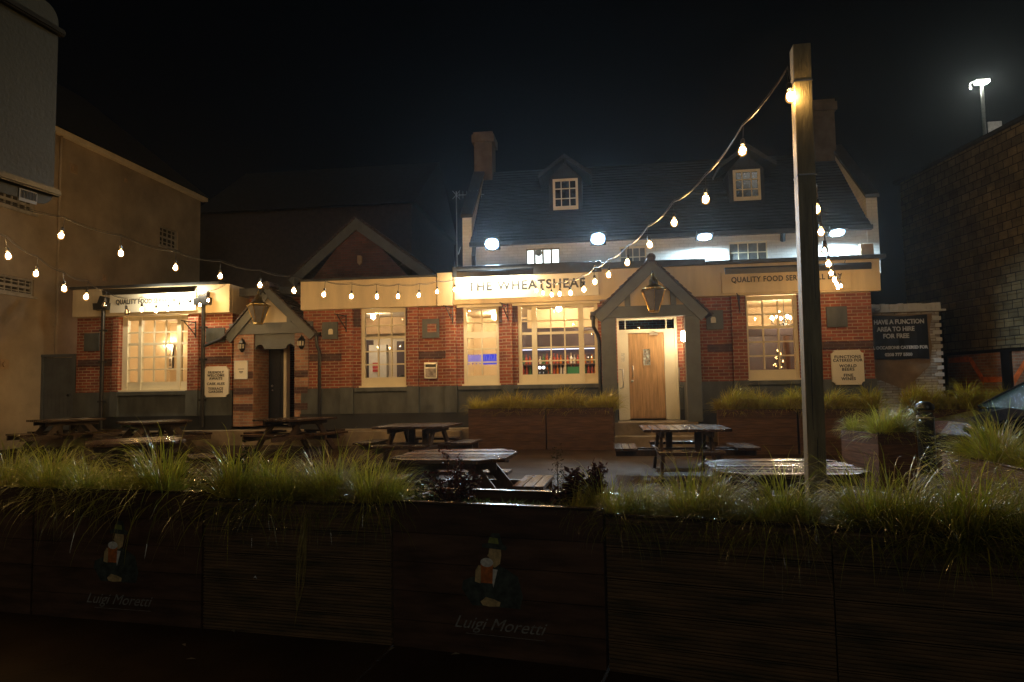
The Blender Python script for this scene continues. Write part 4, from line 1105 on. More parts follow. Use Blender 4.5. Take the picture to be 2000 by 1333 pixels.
p = onY(1276.5, 571, 14.78); gas_lantern(p, 1.32, 'large brass framed lantern hanging on the main porch gable')
p = onY(505, 601, 15.55); gas_lantern(p, 1.25, 'brass framed lantern hanging on the side porch gable')
for px, py, lab in ((473, 676, 'small black wall lantern on the left pier of the side door'), (589, 670, 'small black wall lantern on the right pier of the side door')):
    p = onY(px, py, 15.80); o = empty('wall_lantern', p, lab, 'lantern', 'small black wall lanterns')
    m = MB(); m.lathe([(0.03, -0.16), (0.055, -0.12), (0.075, -0.1), (0.09, 0.06), (0.10, 0.07), (0.06, 0.12), (0.02, 0.16), (0.012, 0.2)], (0, 0, 0), 6); m.build('cage', MT['iron'], o)
    m = MB()
    for k in range(3):
        t = -1.57+0.75*(k-1); m.box((0.082*math.cos(t)-0.025, 0.085*math.sin(t)-0.004, -0.07), (0.082*math.cos(t)+0.025, 0.085*math.sin(t)+0.002, 0.04))
    m.build('lantern_pane', pmat('milky_pane', (0.40, 0.36, 0.28), 0.3, var=0.2, bump=0), o)
    m = MB(); m.tube([(0, 0, 0.1), (0, 0.08, 0.16), (0, 0.16, 0.05)], 0.014, 6); m.build('bracket', MT['iron'], o)
# glowing porch lamp on the right side wall
p = onY(1336.5, 657, 15.45); o = empty('porch_lamp', p, 'glowing glass wall lamp inside the main porch on its right', 'lamp')
m = MB(); m.lathe([(0.035, -0.11), (0.05, -0.09), (0.05, 0.09), (0.035, 0.11)], (-0.02, 0, 0), 12); m.build('lamp_glass', MT['shade'], o, smooth=True)
m = MB(); m.lathe([(0.055, 0.11), (0.06, 0.12), (0.02, 0.15)], (-0.02, 0, 0), 12); m.lathe([(0.03, -0.14), (0.055, -0.115)], (-0.02, 0, 0), 12); m.box((0.02, -0.02, 0.1), (0.08, 0.02, 0.14)); m.build('lamp_cap', MT['brass'], o)
o = empty('porch_ceiling_lamp', (P(1235, 610)[0]+0.25, 15.5, P(1270, 597)[1]-0.025), 'round lamp under the main porch ceiling above the oak door', 'lamp')
m = MB(); m.lathe([(0.001, -0.05), (0.06, -0.045), (0.09, -0.02), (0.09, 0)], (0, 0, 0), 14); m.build('diffuser', MT['shade'], o, smooth=True)
m = MB(); m.lathe([(0.10, -0.012), (0.105, 0), (0.1, 0.004)], (0, 0, 0), 14); m.build('rim', MT['steel'], o)
# flood lights under the eaves
for px, py, lab, tilt, mt in ((961, 477, 'floodlight at the left end of the upper wall', 34, 'flood'), (1168, 467, 'floodlight between the bright window and the porch gable', 34, 'flood'),
                          (1376, 463, 'floodlight above the bright patch left of the upper window', 76, 'flood_side'), (1635, 455, 'floodlight at the right end of the upper wall beyond the post', 76, 'flood_side')):
    p = onY(px, py, yH-0.42)
    o = empty('floodlight', p, lab, 'floodlight', 'floodlights under the eaves')
    m = MB(); m.box((-0.19, 0.0, -0.16), (0.19, 0.09, 0.16))
    for k in range(6): m.box((-0.16+k*0.064-0.008, 0.09, -0.13), (-0.16+k*0.064+0.008, 0.12, 0.13))
    hs = m.build('housing', MT['iron'], o, bevel=0.01); hs.rotation_euler = (R(tilt-8)*1.0, 0, 0)
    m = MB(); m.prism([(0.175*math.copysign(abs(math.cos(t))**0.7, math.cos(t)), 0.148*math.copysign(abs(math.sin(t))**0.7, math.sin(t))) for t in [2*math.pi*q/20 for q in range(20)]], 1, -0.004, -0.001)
    rf_ = m.build('halo_ring', MT['flood_halo'], o); rf_.rotation_euler = (R(tilt-8)*1.0, 0, 0)  # glowing ring stands in for the glare round the lens
    m = MB(); m.add([(0.145*math.cos(2*math.pi*q/16), -0.007, 0.125*math.sin(2*math.pi*q/16)) for q in range(16)], [tuple(range(16))])
    ls = m.build('lens', MT[mt], o); ls.rotation_euler = (R(tilt-8)*1.0, 0, 0)
    m = MB(); m.bar((-0.16, 0.04, 0), (-0.16, 0.40, 0.05), 0.03, 0.01); m.bar((0.16, 0.04, 0), (0.16, 0.40, 0.05), 0.03, 0.01); m.build('bracket', MT['iron'], o)
# small grey box lamp standing at the right end of the flat roof
p = onY(1697, 492, 16.0); o = empty('box_floodlight', (p.x, 16.1, ZFT+0.09), 'unlit square box lamp standing on the right end of the coping', 'floodlight')
m = MB(); m.box((-0.15, -0.05, 0.03), (0.13, 0.06, 0.30)); m.build('case', MT['stucco'], o, bevel=0.015)
m = MB(); m.box((-0.12, -0.02, 0.0), (-0.08, 0.03, 0.05)); m.box((0.06, -0.02, 0), (0.1, 0.03, 0.05)); m.build('foot', MT['iron'], o)
# tv aerial on the left of the upper house
p = onY(893, 530, 17.6); q = onY(893, 378, 17.6)
o = empty('tv_aerial', (p.x, 17.6, ZFT-0.05), 'thin tv aerial mast left of the white upper wall', 'aerial')
m = MB(); m.tube([(0, 0, 0), (0, 0, q.z-ZFT+0.1)], 0.014, 6); m.build('mast', MT['steel'], o)
m = MB(); h = q.z-ZFT
m.tube([(0, 0, h), (0.75, 0, h-0.02)], 0.008, 5)
for k in range(7): m.tube([(0.08+k*0.1, 0, h-0.1), (0.08+k*0.1, 0, h+0.1)], 0.004, 4)
m.tube([(-0.1, 0, h-0.1), (0.1, 0, h+0.12)], 0.007, 5); m.tube([(-0.1, 0, h+0.12), (0.1, 0, h-0.12)], 0.007, 5); m.tube([(0.04, 0, 0.9), (0.1, 0, 1.1)], 0.012, 5)
m.build('aerial_array', MT['steel'], o)

# ------------------------------------------------------------------ outhouse with banner, slate building, left house
yO = 17.6
ox0, ox1 = XC1+0.02, onY(1838, 690, yO).x
ozt = onY(1770, 594, yO).z
oh = empty('stone_outhouse', (ox0, yO, 0.2), 'low white flaking stone wall with a brick coping right of the pub', 'outbuilding')
m = MB(); m.box((ox0, yO, 0.1), (ox1, yO+0.3, ozt-0.16)); m.build('stone_wall', MT['stone'], oh, world=True)
m = MB(); n = 20
for k in range(n):
    a = ox0+0.02+(ox1-ox0)*k/n; m.box((a+0.006, yO-0.06+random.uniform(-.01, .01), ozt-0.16), (a+(ox1-ox0)/n, yO+0.32, ozt+random.uniform(-.01, .012)))
m.box((ox0, yO-0.1, ozt-0.20), (ox1+0.12, yO-0.061, ozt-0.155)); m.build('coping_brick', MT['white'], oh, world=True)
m = MB()
for k in range(16):
    z = 0.3+k*0.17
    if z < ozt-0.35: m.box((ox1-0.10-0.06*(k % 2), yO-0.03, z), (ox1+0.03, yO-0.001, z+0.09))
m.build('quoin', MT['white'], oh, world=True)
m = MB()
W = ox1-ox0
m.prism([(ox0+0.02, ozt-0.25), (ox1-0.16, ozt-0.25), (ox1-0.24, ozt-0.7), (ox1-0.20, 2.2), (ox1-0.28, 1.75), (ox1-0.62, 1.42), (ox1-0.55, 0.9), (ox1-0.42, 0.3), (ox1-0.66, 0.3), (ox1-0.80, 1.15), (ox0+0.7, 1.42), (ox0+0.3, 1.38), (ox0+0.02, 1.52)], 1, yO-0.012, yO-0.001)
m.build('render_patch', MT['stucco'], oh, world=True)
a, b2 = onY(1700, 660, yO-0.05), onY(1813, 660, yO-0.05)
zt, zb = onY(1760, 617, yO-0.05).z, onY(1760, 702, yO-0.05).z
bx0 = onY(1697, 660, yO-0.05).x
o = empty('hire_banner', ((bx0+b2.x)/2, yO-0.05, zb), 'black banner with white lettering about a function area to hire, on the stone outhouse', 'banner')
m = MB()
n = 10
vs = []
for k in range(n+1):
    x = bx0+(b2.x-bx0)*k/n; y = yO-0.05-0.012*math.sin(k*1.7)
    vs += [(x, y, zb+0.01*math.sin(k)), (x, y, zt+0.015*math.sin(k*0.8))]
m.add(vs, [(2*k, 2*k+2, 2*k+3, 2*k+1) for k in range(n)])
bo = m.build('banner_sheet', MT['black'], o, world=True)
sm = bo.modifiers.new('thick', 'SOLIDIFY'); sm.thickness = 0.006; sm.offset = 1
hh = zt-zb
def bt(body, cx, f, wpx, size):
    p = onY(cx, 660, yO-0.075); k = (b2.x-a.x)/113.0
    text('lettering', body, size, (p.x, yO-0.078, zb+hh*f), MT['letters_lt'], o, bold=0.006, width=wpx*k, depth=0.002)
bt('HAVE A FUNCTION', 1757, 0.855, 98, 0.15)
bt('AREA TO HIRE', 1750, 0.69, 74, 0.15)
bt('FOR FREE', 1750, 0.53, 51, 0.15)
bt('ALL OCCASIONS CATERED FOR', 1752, 0.265, 118, 0.10)
bt('0208 777 5500', 1753, 0.105, 54, 0.10)
# small lamp and plant at the corner
p = onY(1712, 606, yO-0.2); o = empty('corner_lamp', p, 'small unlit round bulkhead lamp at the top corner of the stone outhouse', 'lamp')
m = MB(); m.ball((0, 0, 0), 0.07, 12, 8, (1.2, 0.8, 0.7)); m.build('lamp_glass', MT['steel'], o, smooth=True)
m = MB(); m.tube([(-0.06, 0.1, -0.04), (-0.09, 0.05, 0.04), (-0.03, 0, 0.05)], 0.015, 6); m.build('bracket', MT['white'], o)

# slate hung building on the right
pa = atZ(1846, 690, 18.6)
dv = Vector((-math.sin(R(8.6)), math.cos(R(8.6)), 0))     # runs away from the camera
ang = math.atan2(dv.y, dv.x)
Lw = 15.0
sb = empty('slate_hung_building', (pa.x, pa.y, 0.1), 'tall dark building hung with brown slates above a brick base on the far right', 'building', None, ang)
zs = pa.z
top = onY(1846, 325, pa.y).z
# local x runs along dv (away); wall extends towards the camera at negative x; facing left = +local y
m = MB(); m.box((-Lw, -4, zs-0.1), (1.5, 0.05, top-0.101)); m.build('slate_hanging', MT['hung'], sb)
m = MB()
for k in range(int((top-zs)/0.21)):
    z = zs-0.1+k*0.21; m.add([(-Lw, 0.075, z), (1.5, 0.075, z), (1.5, 0.052, z+0.20), (-Lw, 0.052, z+0.20), (-Lw, 0.05, z), (1.5, 0.05, z)], [(0, 3, 2, 1), (0, 1, 5, 4)])
m.build('slate_course', MT['hung'], sb)
m = MB(); m.box((-Lw, -4, -0.5), (1.5, 0.0, zs-0.18)); m.build('brick_base', MT['brick_old'], sb)
m = MB(); m.box((-Lw, -0.05, zs-0.18), (1.5, 0.03, zs-0.10)); m.build('timber_beam', MT['iron'], sb)
m = MB(); m.box((-Lw-0.3, -5, top-0.1), (1.7, 0.16, top-0.02))
m.build('roof_edge', MT['skyslate'], sb)
def onS(px, py):   # pixel to the slate wall plane, local x,z
    n = Vector((-dv.y, dv.x, 0)); d = ray(px, py); t = (pa-CAM).dot(n)/d.dot(n); q = CAM+d*t
    return ((q-Vector((pa.x, pa.y, 0))).dot(dv), q.z-0.1)
m = MB()
u0, u1 = onS(1960, 720)[0], onS(1978, 720)[0]
m.box((u1, 0.001, -0.3), (u0, 0.06, zs-0.181)); m.build('dark_post', MT['iron'], sb)
m = MB(); u0, u1 = onS(1846, 720)[0], onS(1851, 720)[0]; m.box((u1, 0.002, -0.3), (u0+0.2, 0.08, zs+1.0)); m.build('corner_downpipe', MT['iron'], sb)
m = MB()
def stripe(poly): m.prism([onS(*p) for p in poly], 1, 0.002, 0.006)
stripe([(1853, 700), (1891, 696), (1893, 707), (1853, 710)]); stripe([(1889, 696.5), (1893, 706), (1921, 752), (1924, 741), (1898, 699)])
stripe([(1912, 737), (1958, 736), (1958, 746), (1919, 748)])
stripe([(1982, 752), (2000, 722), (2000, 703), (1980, 735)])
m.build('orange_stripe', MT['orange'], sb)

# left rendered house
pw = onY(79, 730, 15.98)
XW = pw.x
c1 = onX(392, 385, XW)
lh = empty('rendered_house', (XW, 16, 0.1), 'tall pale rendered house with small pane windows on the left side', 'house')
ez = c1.z; ey = c1.y
lw = MB()
def LW(px0, py0, px1, py1):
    a = onX(px0, py0, XW); b2 = onX(px1, py1, XW); return [min(a.y, b2.y), max(a.y, b2.y), min(a.z, b2.z), max(a.z, b2.z)]
hA = LW(313, 440, 347, 490); hB = LW(0, 535, 66, 580); hB[0] -= 0.6; hC = LW(0, 375, 68, 395); hC[0] -= 0.6; hC[2] -= 0.3; hC[3] += 0.3
tmp = MB(); wall_holes(tmp, 3.0, ey, -0.4, ez, 0, 0.3, [hA, hB, hC])
lw.add([(XW-v[1], v[0], v[2]) for v in tmp.v], tmp.f)
lw.box((XW-8, ey-0.3, -0.4), (XW-0.301, ey, ez)); lw.box((XW-8, 3.0, -0.4), (XW-0.301, 3.3, ez))
wo = lw.build('rendered_wall', MT['render'], lh, world=True)
m = MB()
m.add([(XW+0.25, 2.8, ez-0.02), (XW+0.25, ey+0.2, ez-0.02), (XW-4, ey-1.0, ez+3.6), (XW-4, 2.8, ez+3.6), (XW-8, 2.8, ez), (XW-8, ey+0.2, ez)], [(0, 1, 2, 3), (3, 2, 5, 4), (1, 5, 2)])
m.build('roof', MT['skyslate'], lh, world=True)
m = MB(); m.box((XW-0.02, 2.8, ez-0.16), (XW+0.2, ey+0.15, ez-0.03)); m.build('eaves_gutter', MT['fascia'], lh, world=True)
m = MB(); rk = 0.55
for k, (ya, yb_) in enumerate(((12.2, 13.6), (15.0, 16.0))):
    zz = [ez+0.55, ez+1.5]; xx = [XW+0.25-4.25*0.55/3.6*0.97, XW+0.25-4.25*1.5/3.6*0.97]
    m.add([(xx[0], ya, zz[0]), (xx[0], yb_, zz[0]), (xx[1], yb_, zz[1]), (xx[1], ya, zz[1])]+[(xx[0]+.06, ya, zz[0]+.05), (xx[0]+.06, yb_, zz[0]+.05), (xx[1]+.06, yb_, zz[1]+.05), (xx[1]+.06, ya, zz[1]+.05)],
          [(0, 1, 2, 3), (7, 6, 5, 4), (0, 4, 5, 1), (1, 5, 6, 2), (2, 6, 7, 3), (3, 7, 4, 0)])
parts('skylight', m, MT['glass_dark'], lh)
for hh_, nc, nr, nm in ((hA, 4, 4, 'window'), (hB, 8, 4, 'window'), (hC, 8, 3, 'window')):
    ya, yb_, z0, z1 = hh_
    m = MB()
    m.box((XW-0.12, ya, z0), (XW-0.04, ya+0.05, z1)); m.box((XW-0.12, yb_-0.05, z0), (XW-0.04, yb_, z1)); m.box((XW-0.12, ya+.05, z0), (XW-0.04, yb_-.05, z0+0.06)); m.box((XW-0.12, ya+.05, z1-0.05), (XW-0.04, yb_-.05, z1))
    for k in range(1, nc): y = ya+(yb_-ya)*k/nc; m.box((XW-0.11, y-0.013, z0+.06), (XW-0.06, y+0.013, z1-.05))
    for k in range(1, nr): z = z0+(z1-z0)*k/nr; t = 0.03 if k == nr//2 else 0.012; m.box((XW-0.108, ya+.05, z-t), (XW-0.062, yb_-.05, z+t))
    m.box((XW-0.04, ya-0.06, z0-0.06), (XW+0.06, yb_+0.06, z0-0.001))
    fo = m.build(nm, MT['dull'], lh, world=True)
    m = MB(); m.box((XW-0.1, ya+.04, z0+.04), (XW-0.095, yb_-.04, z1-.04)); m.build('pane', pmat('dull_pane', (0.05, 0.042, 0.03), 0.06, bump=0), fo)
for px, py, s in ((144, 330, 0.13), (205, 543, 0.09), (246, 353, 0.06), (8, 712, 0.12)):
    m = MB(); p = onX(px, py, XW); m.box((XW, p.y-s, p.z-s), (XW+0.02, p.y+s, p.z+s)); m.tube([(XW+0.02, p.y, p.z), (XW+0.05, p.y, p.z)], s*0.6, 10)
    m.build('wall_vent', MT['stucco'], lh, world=True)
m = MB(); p = onX(108, 600, XW); m.tube([(XW+0.05, p.y, ez-0.1), (XW+0.05, p.y, 0.2)], 0.035, 8)
for zz in (1.5, 3.2, 4.8): m.box((XW, p.y-0.06, zz), (XW+0.09, p.y+0.06, zz+0.05))
m.build('downpipe', MT['render'], lh, world=True)
# gate between the house and the pub
gx0, gx1 = FX(80, 750, 16.05), XA0-0.03
o = empty('side_gate', ((gx0+gx1)/2, 16.05, 0.5), 'slate blue wooden gate between the rendered house and the pub', 'gate')
zg = onY(110, 698, 16.05).z
m = MB(); m.box((gx0, 16.0, 0.3), (gx0+0.1, 16.12, zg)); m.box((gx1-0.1, 16.0, 0.3), (gx1-0.0, 16.12, zg)); m.box((gx0-0.04, 15.98, zg), (gx1, 16.14, zg+0.07)); m.build('gate_frame', MT['gate'], o, world=True)
m = MB()
n = 7
for k in range(n):
    a = gx0+0.105+(gx1-gx0-0.21)*k/n; m.box((a, 16.04, 0.4), (a+(gx1-gx0-0.21)/n-0.006, 16.08, zg-0.02))
m.build('gate_boards', MT['gate'], o, world=True)
m = MB(); m.ball((gx1-0.2, 16.0, 1.4), 0.035); m.build('knob', MT['iron'], o, world=True)
# dark brick block behind
o = empty('brick_house', (-14, 26, 0.3), 'dark brick house with a pitched roof standing behind the left wing', 'house')
ra, rb = onY(392, 362, 26), onY(585, 470, 26)
m = MB(); m.box((ra.x, 26, 0.2), (ra.x+9, 34, onY(392, 420, 26).z)); m.build('brick_wall', pmat('night_shaded_brick', (0.035, 0.022, 0.018), 0.8, var=0.3, bump=0.2), o, world=True)  # brick colour darkened to hold the block in night shade
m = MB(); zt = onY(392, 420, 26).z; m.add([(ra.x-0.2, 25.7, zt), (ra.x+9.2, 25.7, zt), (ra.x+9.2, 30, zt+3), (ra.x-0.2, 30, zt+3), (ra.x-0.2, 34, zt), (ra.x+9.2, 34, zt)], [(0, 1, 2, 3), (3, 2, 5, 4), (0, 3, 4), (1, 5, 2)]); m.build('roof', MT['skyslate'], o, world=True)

# ------------------------------------------------------------------ street lamp behind the slate building
pl_ = atZ(1914, 160, 27.0)
o = empty('street_lamp', (pl_.x, pl_.y, gz(99)), 'tall street lamp with a lit white head above the slate building', 'street lamp')
hz = pl_.z-gz(99)
m = MB(); m.tube([(0.05, 0, 0), (0.05, 0, hz*0.6), (0.05, 0, hz)], 0.09, 10, 0.06); m.build('pole', MT['steel'], o)
m = MB(); m.box((-0.2, -0.15, hz), (0.3, 0.18, hz+0.07)); m.tube([(-0.2, 0, hz+0.04), (-0.36, 0, hz-0.03), (-0.4, 0, hz-0.14)], 0.018, 6); m.build('lamp_head', MT['steel'], o, bevel=0.03)
m = MB(); m.box((-0.12, -0.13, hz-0.06), (0.28, 0.16, hz-0.001)); m.ball((-0.36, 0, hz-0.24), 0.03); m.build('lens', MT['streetled'], o)
q = atZ(1921, 248, 27.0); m = MB(); m.box((0.05, -0.25, q.z-gz(99)-0.7), (0.55, -0.2, q.z-gz(99)+0.05)); m.build('sign_plate', MT['steel'], o)

# ------------------------------------------------------------------ road sign seen from behind, close on the left
dirS = Vector((math.sin(R(5.0)), math.cos(R(5.0)), 0))
p_far = atZ(128, 62, 3.05)
nS = Vector((dirS.y, -dirS.x, 0))
def onSign(px, py):
    d = ray(px, py); t = (p_far-CAM).dot(nS)/d.dot(nS); q = CAM+d*t
    return ((q-p_far).dot(dirS), q.z)
zt = onSign(128, 58)[1]; zb = onSign(108, 399)[1]
sg = empty('road_sign', (p_far.x-nS.x*0.04, p_far.y-nS.y*0.04, gz(3)), 'back of a large grey green road sign with rails and a barcode sticker', 'road sign', None, math.atan2(dirS.y, dirS.x))
# local x along dirS (0 = far edge), local -y faces the camera side
z_t, z_b = zt+0.10-gz(3), zb-gz(3)-0.005
W_, r_ = 1.5, 0.07
pts = []
for cx, cz, a0 in ((-W_+r_, z_b+r_, 180), (-r_, z_b+r_, 270), (-r_, z_t-r_, 0), (-W_+r_, z_t-r_, 90)):
    for i in range(6):
        t = R(a0+90*i/5); pts.append((cx+r_*math.cos(t), cz+r_*math.sin(t)))
m = MB(); m.prism(pts, 1, -0.002, 0.004); m.build('sign_plate', MT['signback'], sg)
zr1 = onSign(108, 372)[1]-gz(3); zr2 = onSign(128, 62)[1]-gz(3)
for zz in (zr1, zr2):
    m = MB(); m.box((-W_+0.01, -0.024, zz-0.017), (0.012, -0.003, zz-0.011)); m.box((-W_+0.01, -0.03, zz-0.011), (0.012, -0.003, zz+0.004)); m.box((-W_+0.01, -0.024, zz+0.004), (0.012, -0.003, zz+0.013)); m.build('rail', MT['steel'] if False else pmat('dark_aluminium', (0.07, 0.07, 0.06), 0.3, 0.7, bump=0), sg)
m = MB(); m.tube([(-1.1, -0.05, 0), (-1.1, -0.05, z_t+0.05)], 0.038, 12); m.build('post', pmat('galvanised_post', (0.3, 0.3, 0.29), 0.4, 0.7, bump=0.05), sg)
u0, zA = onSign(52, 362); u1, zB = onSign(86, 387)
cz = (onSign(52, 378)[1]+onSign(86, 388)[1])/2-gz(3)
m = MB(); m.box((u0, -0.0045, cz-0.026), (u1, -0.0025, cz+0.026)); m.build('barcode_sticker', MT['white'], sg)
m = MB(); x = u0+0.008
random.seed(3)
while x < u1-0.008:
    wd = random.choice((0.002, 0.003, 0.005)); m.box((x, -0.006, cz-0.012), (x+wd, -0.0047, cz+0.021)); x += wd+random.choice((0.002, 0.003, 0.004))
m.build('barcode_lines', MT['letters'], sg)

# ------------------------------------------------------------------ picnic tables
def picnic(chamfer, half=0.65, bench_half=0.46):
    root = bpy.data.objects.new('picnic_table', None); col.objects.link(root)
    H = 0.74; n = 10; w = 2*half/n
    m = MB()
    lim = 2*half-chamfer
    for i in range(n):
        y0 = -half+i*w+0.008; y1 = -half+(i+1)*w-0.008
        a0 = min(half, lim-abs(y0)); a1 = min(half, lim-abs(y1))
        h = H+random.uniform(-.002, .002)
        m.prism([(-a0, y0), (a0, y0), (a1, y1), (-a1, y1)], 2, h-0.042, h)
        t0, t1, t2 = random.uniform(-.0035, .0035), random.uniform(-.0035, .0035), random.uniform(-.003, .003)
        for q, (dz) in zip((4, 5, 6, 7), (t0, t0+t2, t1+t2, t1)):
            v = m.v[len(m.v)-8+q]; m.v[len(m.v)-8+q] = (v[0], v[1], v[2]+dz)
    m.build('tabletop', MT['plank'], root, bevel=0.004)
    for a in range(4):
        m = MB()
        for k in range(3):
            y0 = 0.73+k*0.115
            m.box((-bench_half, y0, 0.408), (bench_half, y0+0.105, 0.45))
        o = m.build('bench_seat', MT['plank'], root, bevel=0.004); o.rotation_euler = (0, 0, math.pi/2*a)
    for sx in (-1, 1):
        for sy in (-1, 1):
            m = MB(); m.bar((sx*0.24, sy*0.36, H-0.045), (sx*0.80, sy*0.40, 0.0), 0.045, 0.12, (0, 1, 0) if False else (sx, 0, 0.5)); m.build('leg', MT['frame'], root, bevel=0.004)
    for s in (-1, 1):
        m = MB(); m.box((-1.05, s*0.36-0.025+0.047*s, 0.30), (1.05, s*0.36+0.025+0.047*s, 0.405)); m.build('support_beam', MT['frame'], root, bevel=0.004)
        m = MB(); m.box((s*0.20-0.025, -1.05, 0.31), (s*0.20+0.025, 1.05, 0.406)); m.build('support_beam', MT['frame'], root, bevel=0.004)
        m = MB(); m.box((s*0.20-0.05+0.0, -0.05+s*0.2, 0.41), (s*0.20+0.045, 0.05+s*0.2, H-0.045)); m.build('upright', MT['frame'], root, bevel=0.004)
        m = MB(); m.box((-0.55, s*0.36-0.03, H-0.13), (0.55, s*0.36+0.02, H-0.043)); m.build('batten', MT['frame'], root, bevel=0.004)
    return root
sq = picnic(0.06); oc = picnic(0.24)
GT = 'picnic tables in the yard'
# kind, x, y, heading, label
tabs = [('s', 1.26, 11.0, 90, 'square picnic table by the entrance steps, its boards pointing at the oak door'),
        ('o', 1.66, 6.72, 0, 'wet chamfered picnic table behind the timber post, shining white at its left edge'),
        ('o', -1.66, 7.72, -3, 'wet chamfered picnic table behind the dark red shrub, shining white at its right'),
        ('s', -3.25, 12.0, 85, 'square picnic table beside the two joined wooden planters, boards pointing at the pub'),
        ('s', -6.55, 14.1, 70, 'dark square picnic table in front of the side door'),
        ('s', -12.5, 14.7, 60, 'dark square picnic table by the blue gate, leftmost in the yard'),
        ('o', -9.6, 13.75, 50, 'chamfered picnic table before the left wing window with a warm sheen'),
        ('o', -7.0, 9.6, 40, 'wet picnic table behind the left sedges with a golden sheen')]
used = set()
for k, x, y, a, lab in tabs:
    src = sq if k == 's' else oc
    if k in used: src = copy_tree(src)
    used.add(k)
    src.location = (x, y, gz(y)); src.rotation_euler = (R(1.5), 0, R(a)) if False else (0, 0, R(a))
    tag(src, lab, 'picnic table', GT)

# ------------------------------------------------------------------ timber post
pp = atZ(1594, 960, 5.2)
o = empty('timber_post', (pp.x, pp.y, gz(pp.y)), 'tall square sawn timber post carrying the string lights', 'post', None, R(-7))
pz = onY(1563, 93, pp.y).z-gz(pp.y)
m = MB(); m.box((-0.066, -0.066, -0.1), (0.066, 0.066, pz)); b_ = m.build('shaft', MT['post'], o, bevel=0.006)
tA, tB = onY(1562, 93, pp.y), onY(1594, 960, pp.y)
lean = math.atan2(tA.x-tB.x, tA.z-tB.z)          # the real post leans a little
o.location = (tB.x-(tB.z-gz(pp.y))*math.tan(lean), pp.y, gz(pp.y))
o.rotation_euler = (0, lean, R(-3))
m = MB(); m.tube([(-0.075, 0.0, pz-0.28), (-0.10, 0, pz-0.30), (-0.075, 0, pz-0.32)], 0.006, 6); m.build('eye_hook', MT['steel'], o)
for zc in (pz-0.30, pz-1.05):
    m = MB(); m.box((-0.069, -0.069, zc-0.006), (0.069, 0.069, zc+0.006)); m.build('cable_tie', MT['plastic'], o)
m = MB()
for (cx, z0, z1) in ((-0.02, 1.2, 1.75), (0.03, 2.2, 2.9), (0.005, 0.9, 1.1)):
    m.prism([(cx-0.002, z0), (cx+0.001, z0-0.03), (cx+0.003, (z0+z1)/2), (cx+0.006, z1), (cx+0.001, z1+0.04), (cx-0.003, (z0+z1)/2)], 1, -0.0668, -0.0655)
m.build('drying_crack', MT['iron'], o)

# ------------------------------------------------------------------ string lights
holder = MB(); holder.lathe([(0.008, -0.001), (0.020, -0.01), (0.022, -0.055), (0.016, -0.06)], (0, 0, 0), 8); holder.tube([(0, 0, 0.0), (0, 0, 0.12)], 0.004, 5)
holder_me = holder.mesh('lamp_holder'); holder_me.materials.append(MT['iron'])
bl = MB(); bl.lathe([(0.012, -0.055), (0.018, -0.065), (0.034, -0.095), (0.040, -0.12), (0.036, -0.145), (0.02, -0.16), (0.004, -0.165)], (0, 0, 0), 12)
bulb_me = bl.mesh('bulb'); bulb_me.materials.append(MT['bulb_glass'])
cr = MB(); cr.ball((0, 0, -0.112), 0.027, 10, 7, (1, 1, 1.35)); core_me = cr.mesh('filament'); core_me.materials.append(MT['bulb'])  # oversized glowing ball for the white glare at the bulb's heart
bulb_off_me = bl.mesh('bulb'); bulb_off_me.materials.append(MT['bulb_off'])
fil = MB(); fil.bar((-0.008, 0, -0.075), (0.008, 0, -0.13), 0.004, 0.004); fil.bar((0.008, 0, -0.075), (-0.008, 0, -0.13), 0.004, 0.004)
fil_me = fil.mesh('filament'); fil_me.materials.append(emat('dim_filament', (1, 0.6, 0.25), 6))
for me in (bulb_me, bulb_off_me, core_me):
    for p in me.polygons: p.use_smooth = True
def string(lab, start, pts, end):
    """pts: list of (px, py, dist, lit) bulb centres; cable runs 0.24 above each bulb centre"""
    P3 = [atZ(px, py, d) for px, py, d, l in pts]
    root = empty('string_light', P3[0], lab, 'string light', 'string lights')
    cab = [start]+[p+Vector((0, 0, 0.235)) for p in P3]+[end]
    # smooth with slight sag between holders
    cp_ = []
    for i in range(len(cab)-1):
        a, b2 = cab[i], cab[i+1]
        for k in range(5):
            t = k/5; q = a.lerp(b2, t); q.z -= 0.035*4*t*(1-t)*min(1.5, (b2-a).length/0.7)
            cp_.append(q)
    cp_.append(cab[-1])
    m = MB(); m.tube(cp_, 0.0055, 5)
    m.tube([q+Vector((0, 0, 0.02+0.006*math.sin(i))) for i, q in enumerate(cp_)], 0.003, 4)
    m.build('cable', MT['iron'], root, world=True)
    for p, (px, py, d, lit) in zip(P3, pts):
        h = bpy.data.objects.new('lamp_holder', holder_me); col.objects.link(h); h.parent = root
        h.location = p-P3[0]+Vector((0, 0, 0.115)); h.rotation_euler = (random.uniform(-.16, .16), random.uniform(-.16, .16), random.uniform(0, 3)); h.scale = (random.uniform(.9, 1.06),)*3
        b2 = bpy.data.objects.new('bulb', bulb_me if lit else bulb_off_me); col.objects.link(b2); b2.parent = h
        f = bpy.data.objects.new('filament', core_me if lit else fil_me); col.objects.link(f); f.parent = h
    return root
def spread(pxs, d0, d1, n0=0):
    n = len(pxs)-1
    return [(p[0], p[1], d0+(d1-d0)*i/n, p[2] if len(p) > 2 else True) for i, p in enumerate(pxs)]
sA = [(-850, 90), (-560, 230), (-340, 315), (-170, 378), (-20, 425), (123, 462), (236, 496), (343, 525), (430, 542), (508, 558), (573, 568), (634, 576), (687, 580), (736, 580), (778, 579), (819, 577), (854, 571), (889, 566)]  # carried on past the left edge; unseen bulbs added to light the grass
string('string of warm bulbs crossing from the upper left to the middle fascia', atZ(-1200, -80, 4.4), spread(sA, 5.4, 15.3), onY(905, 541, 15.76))
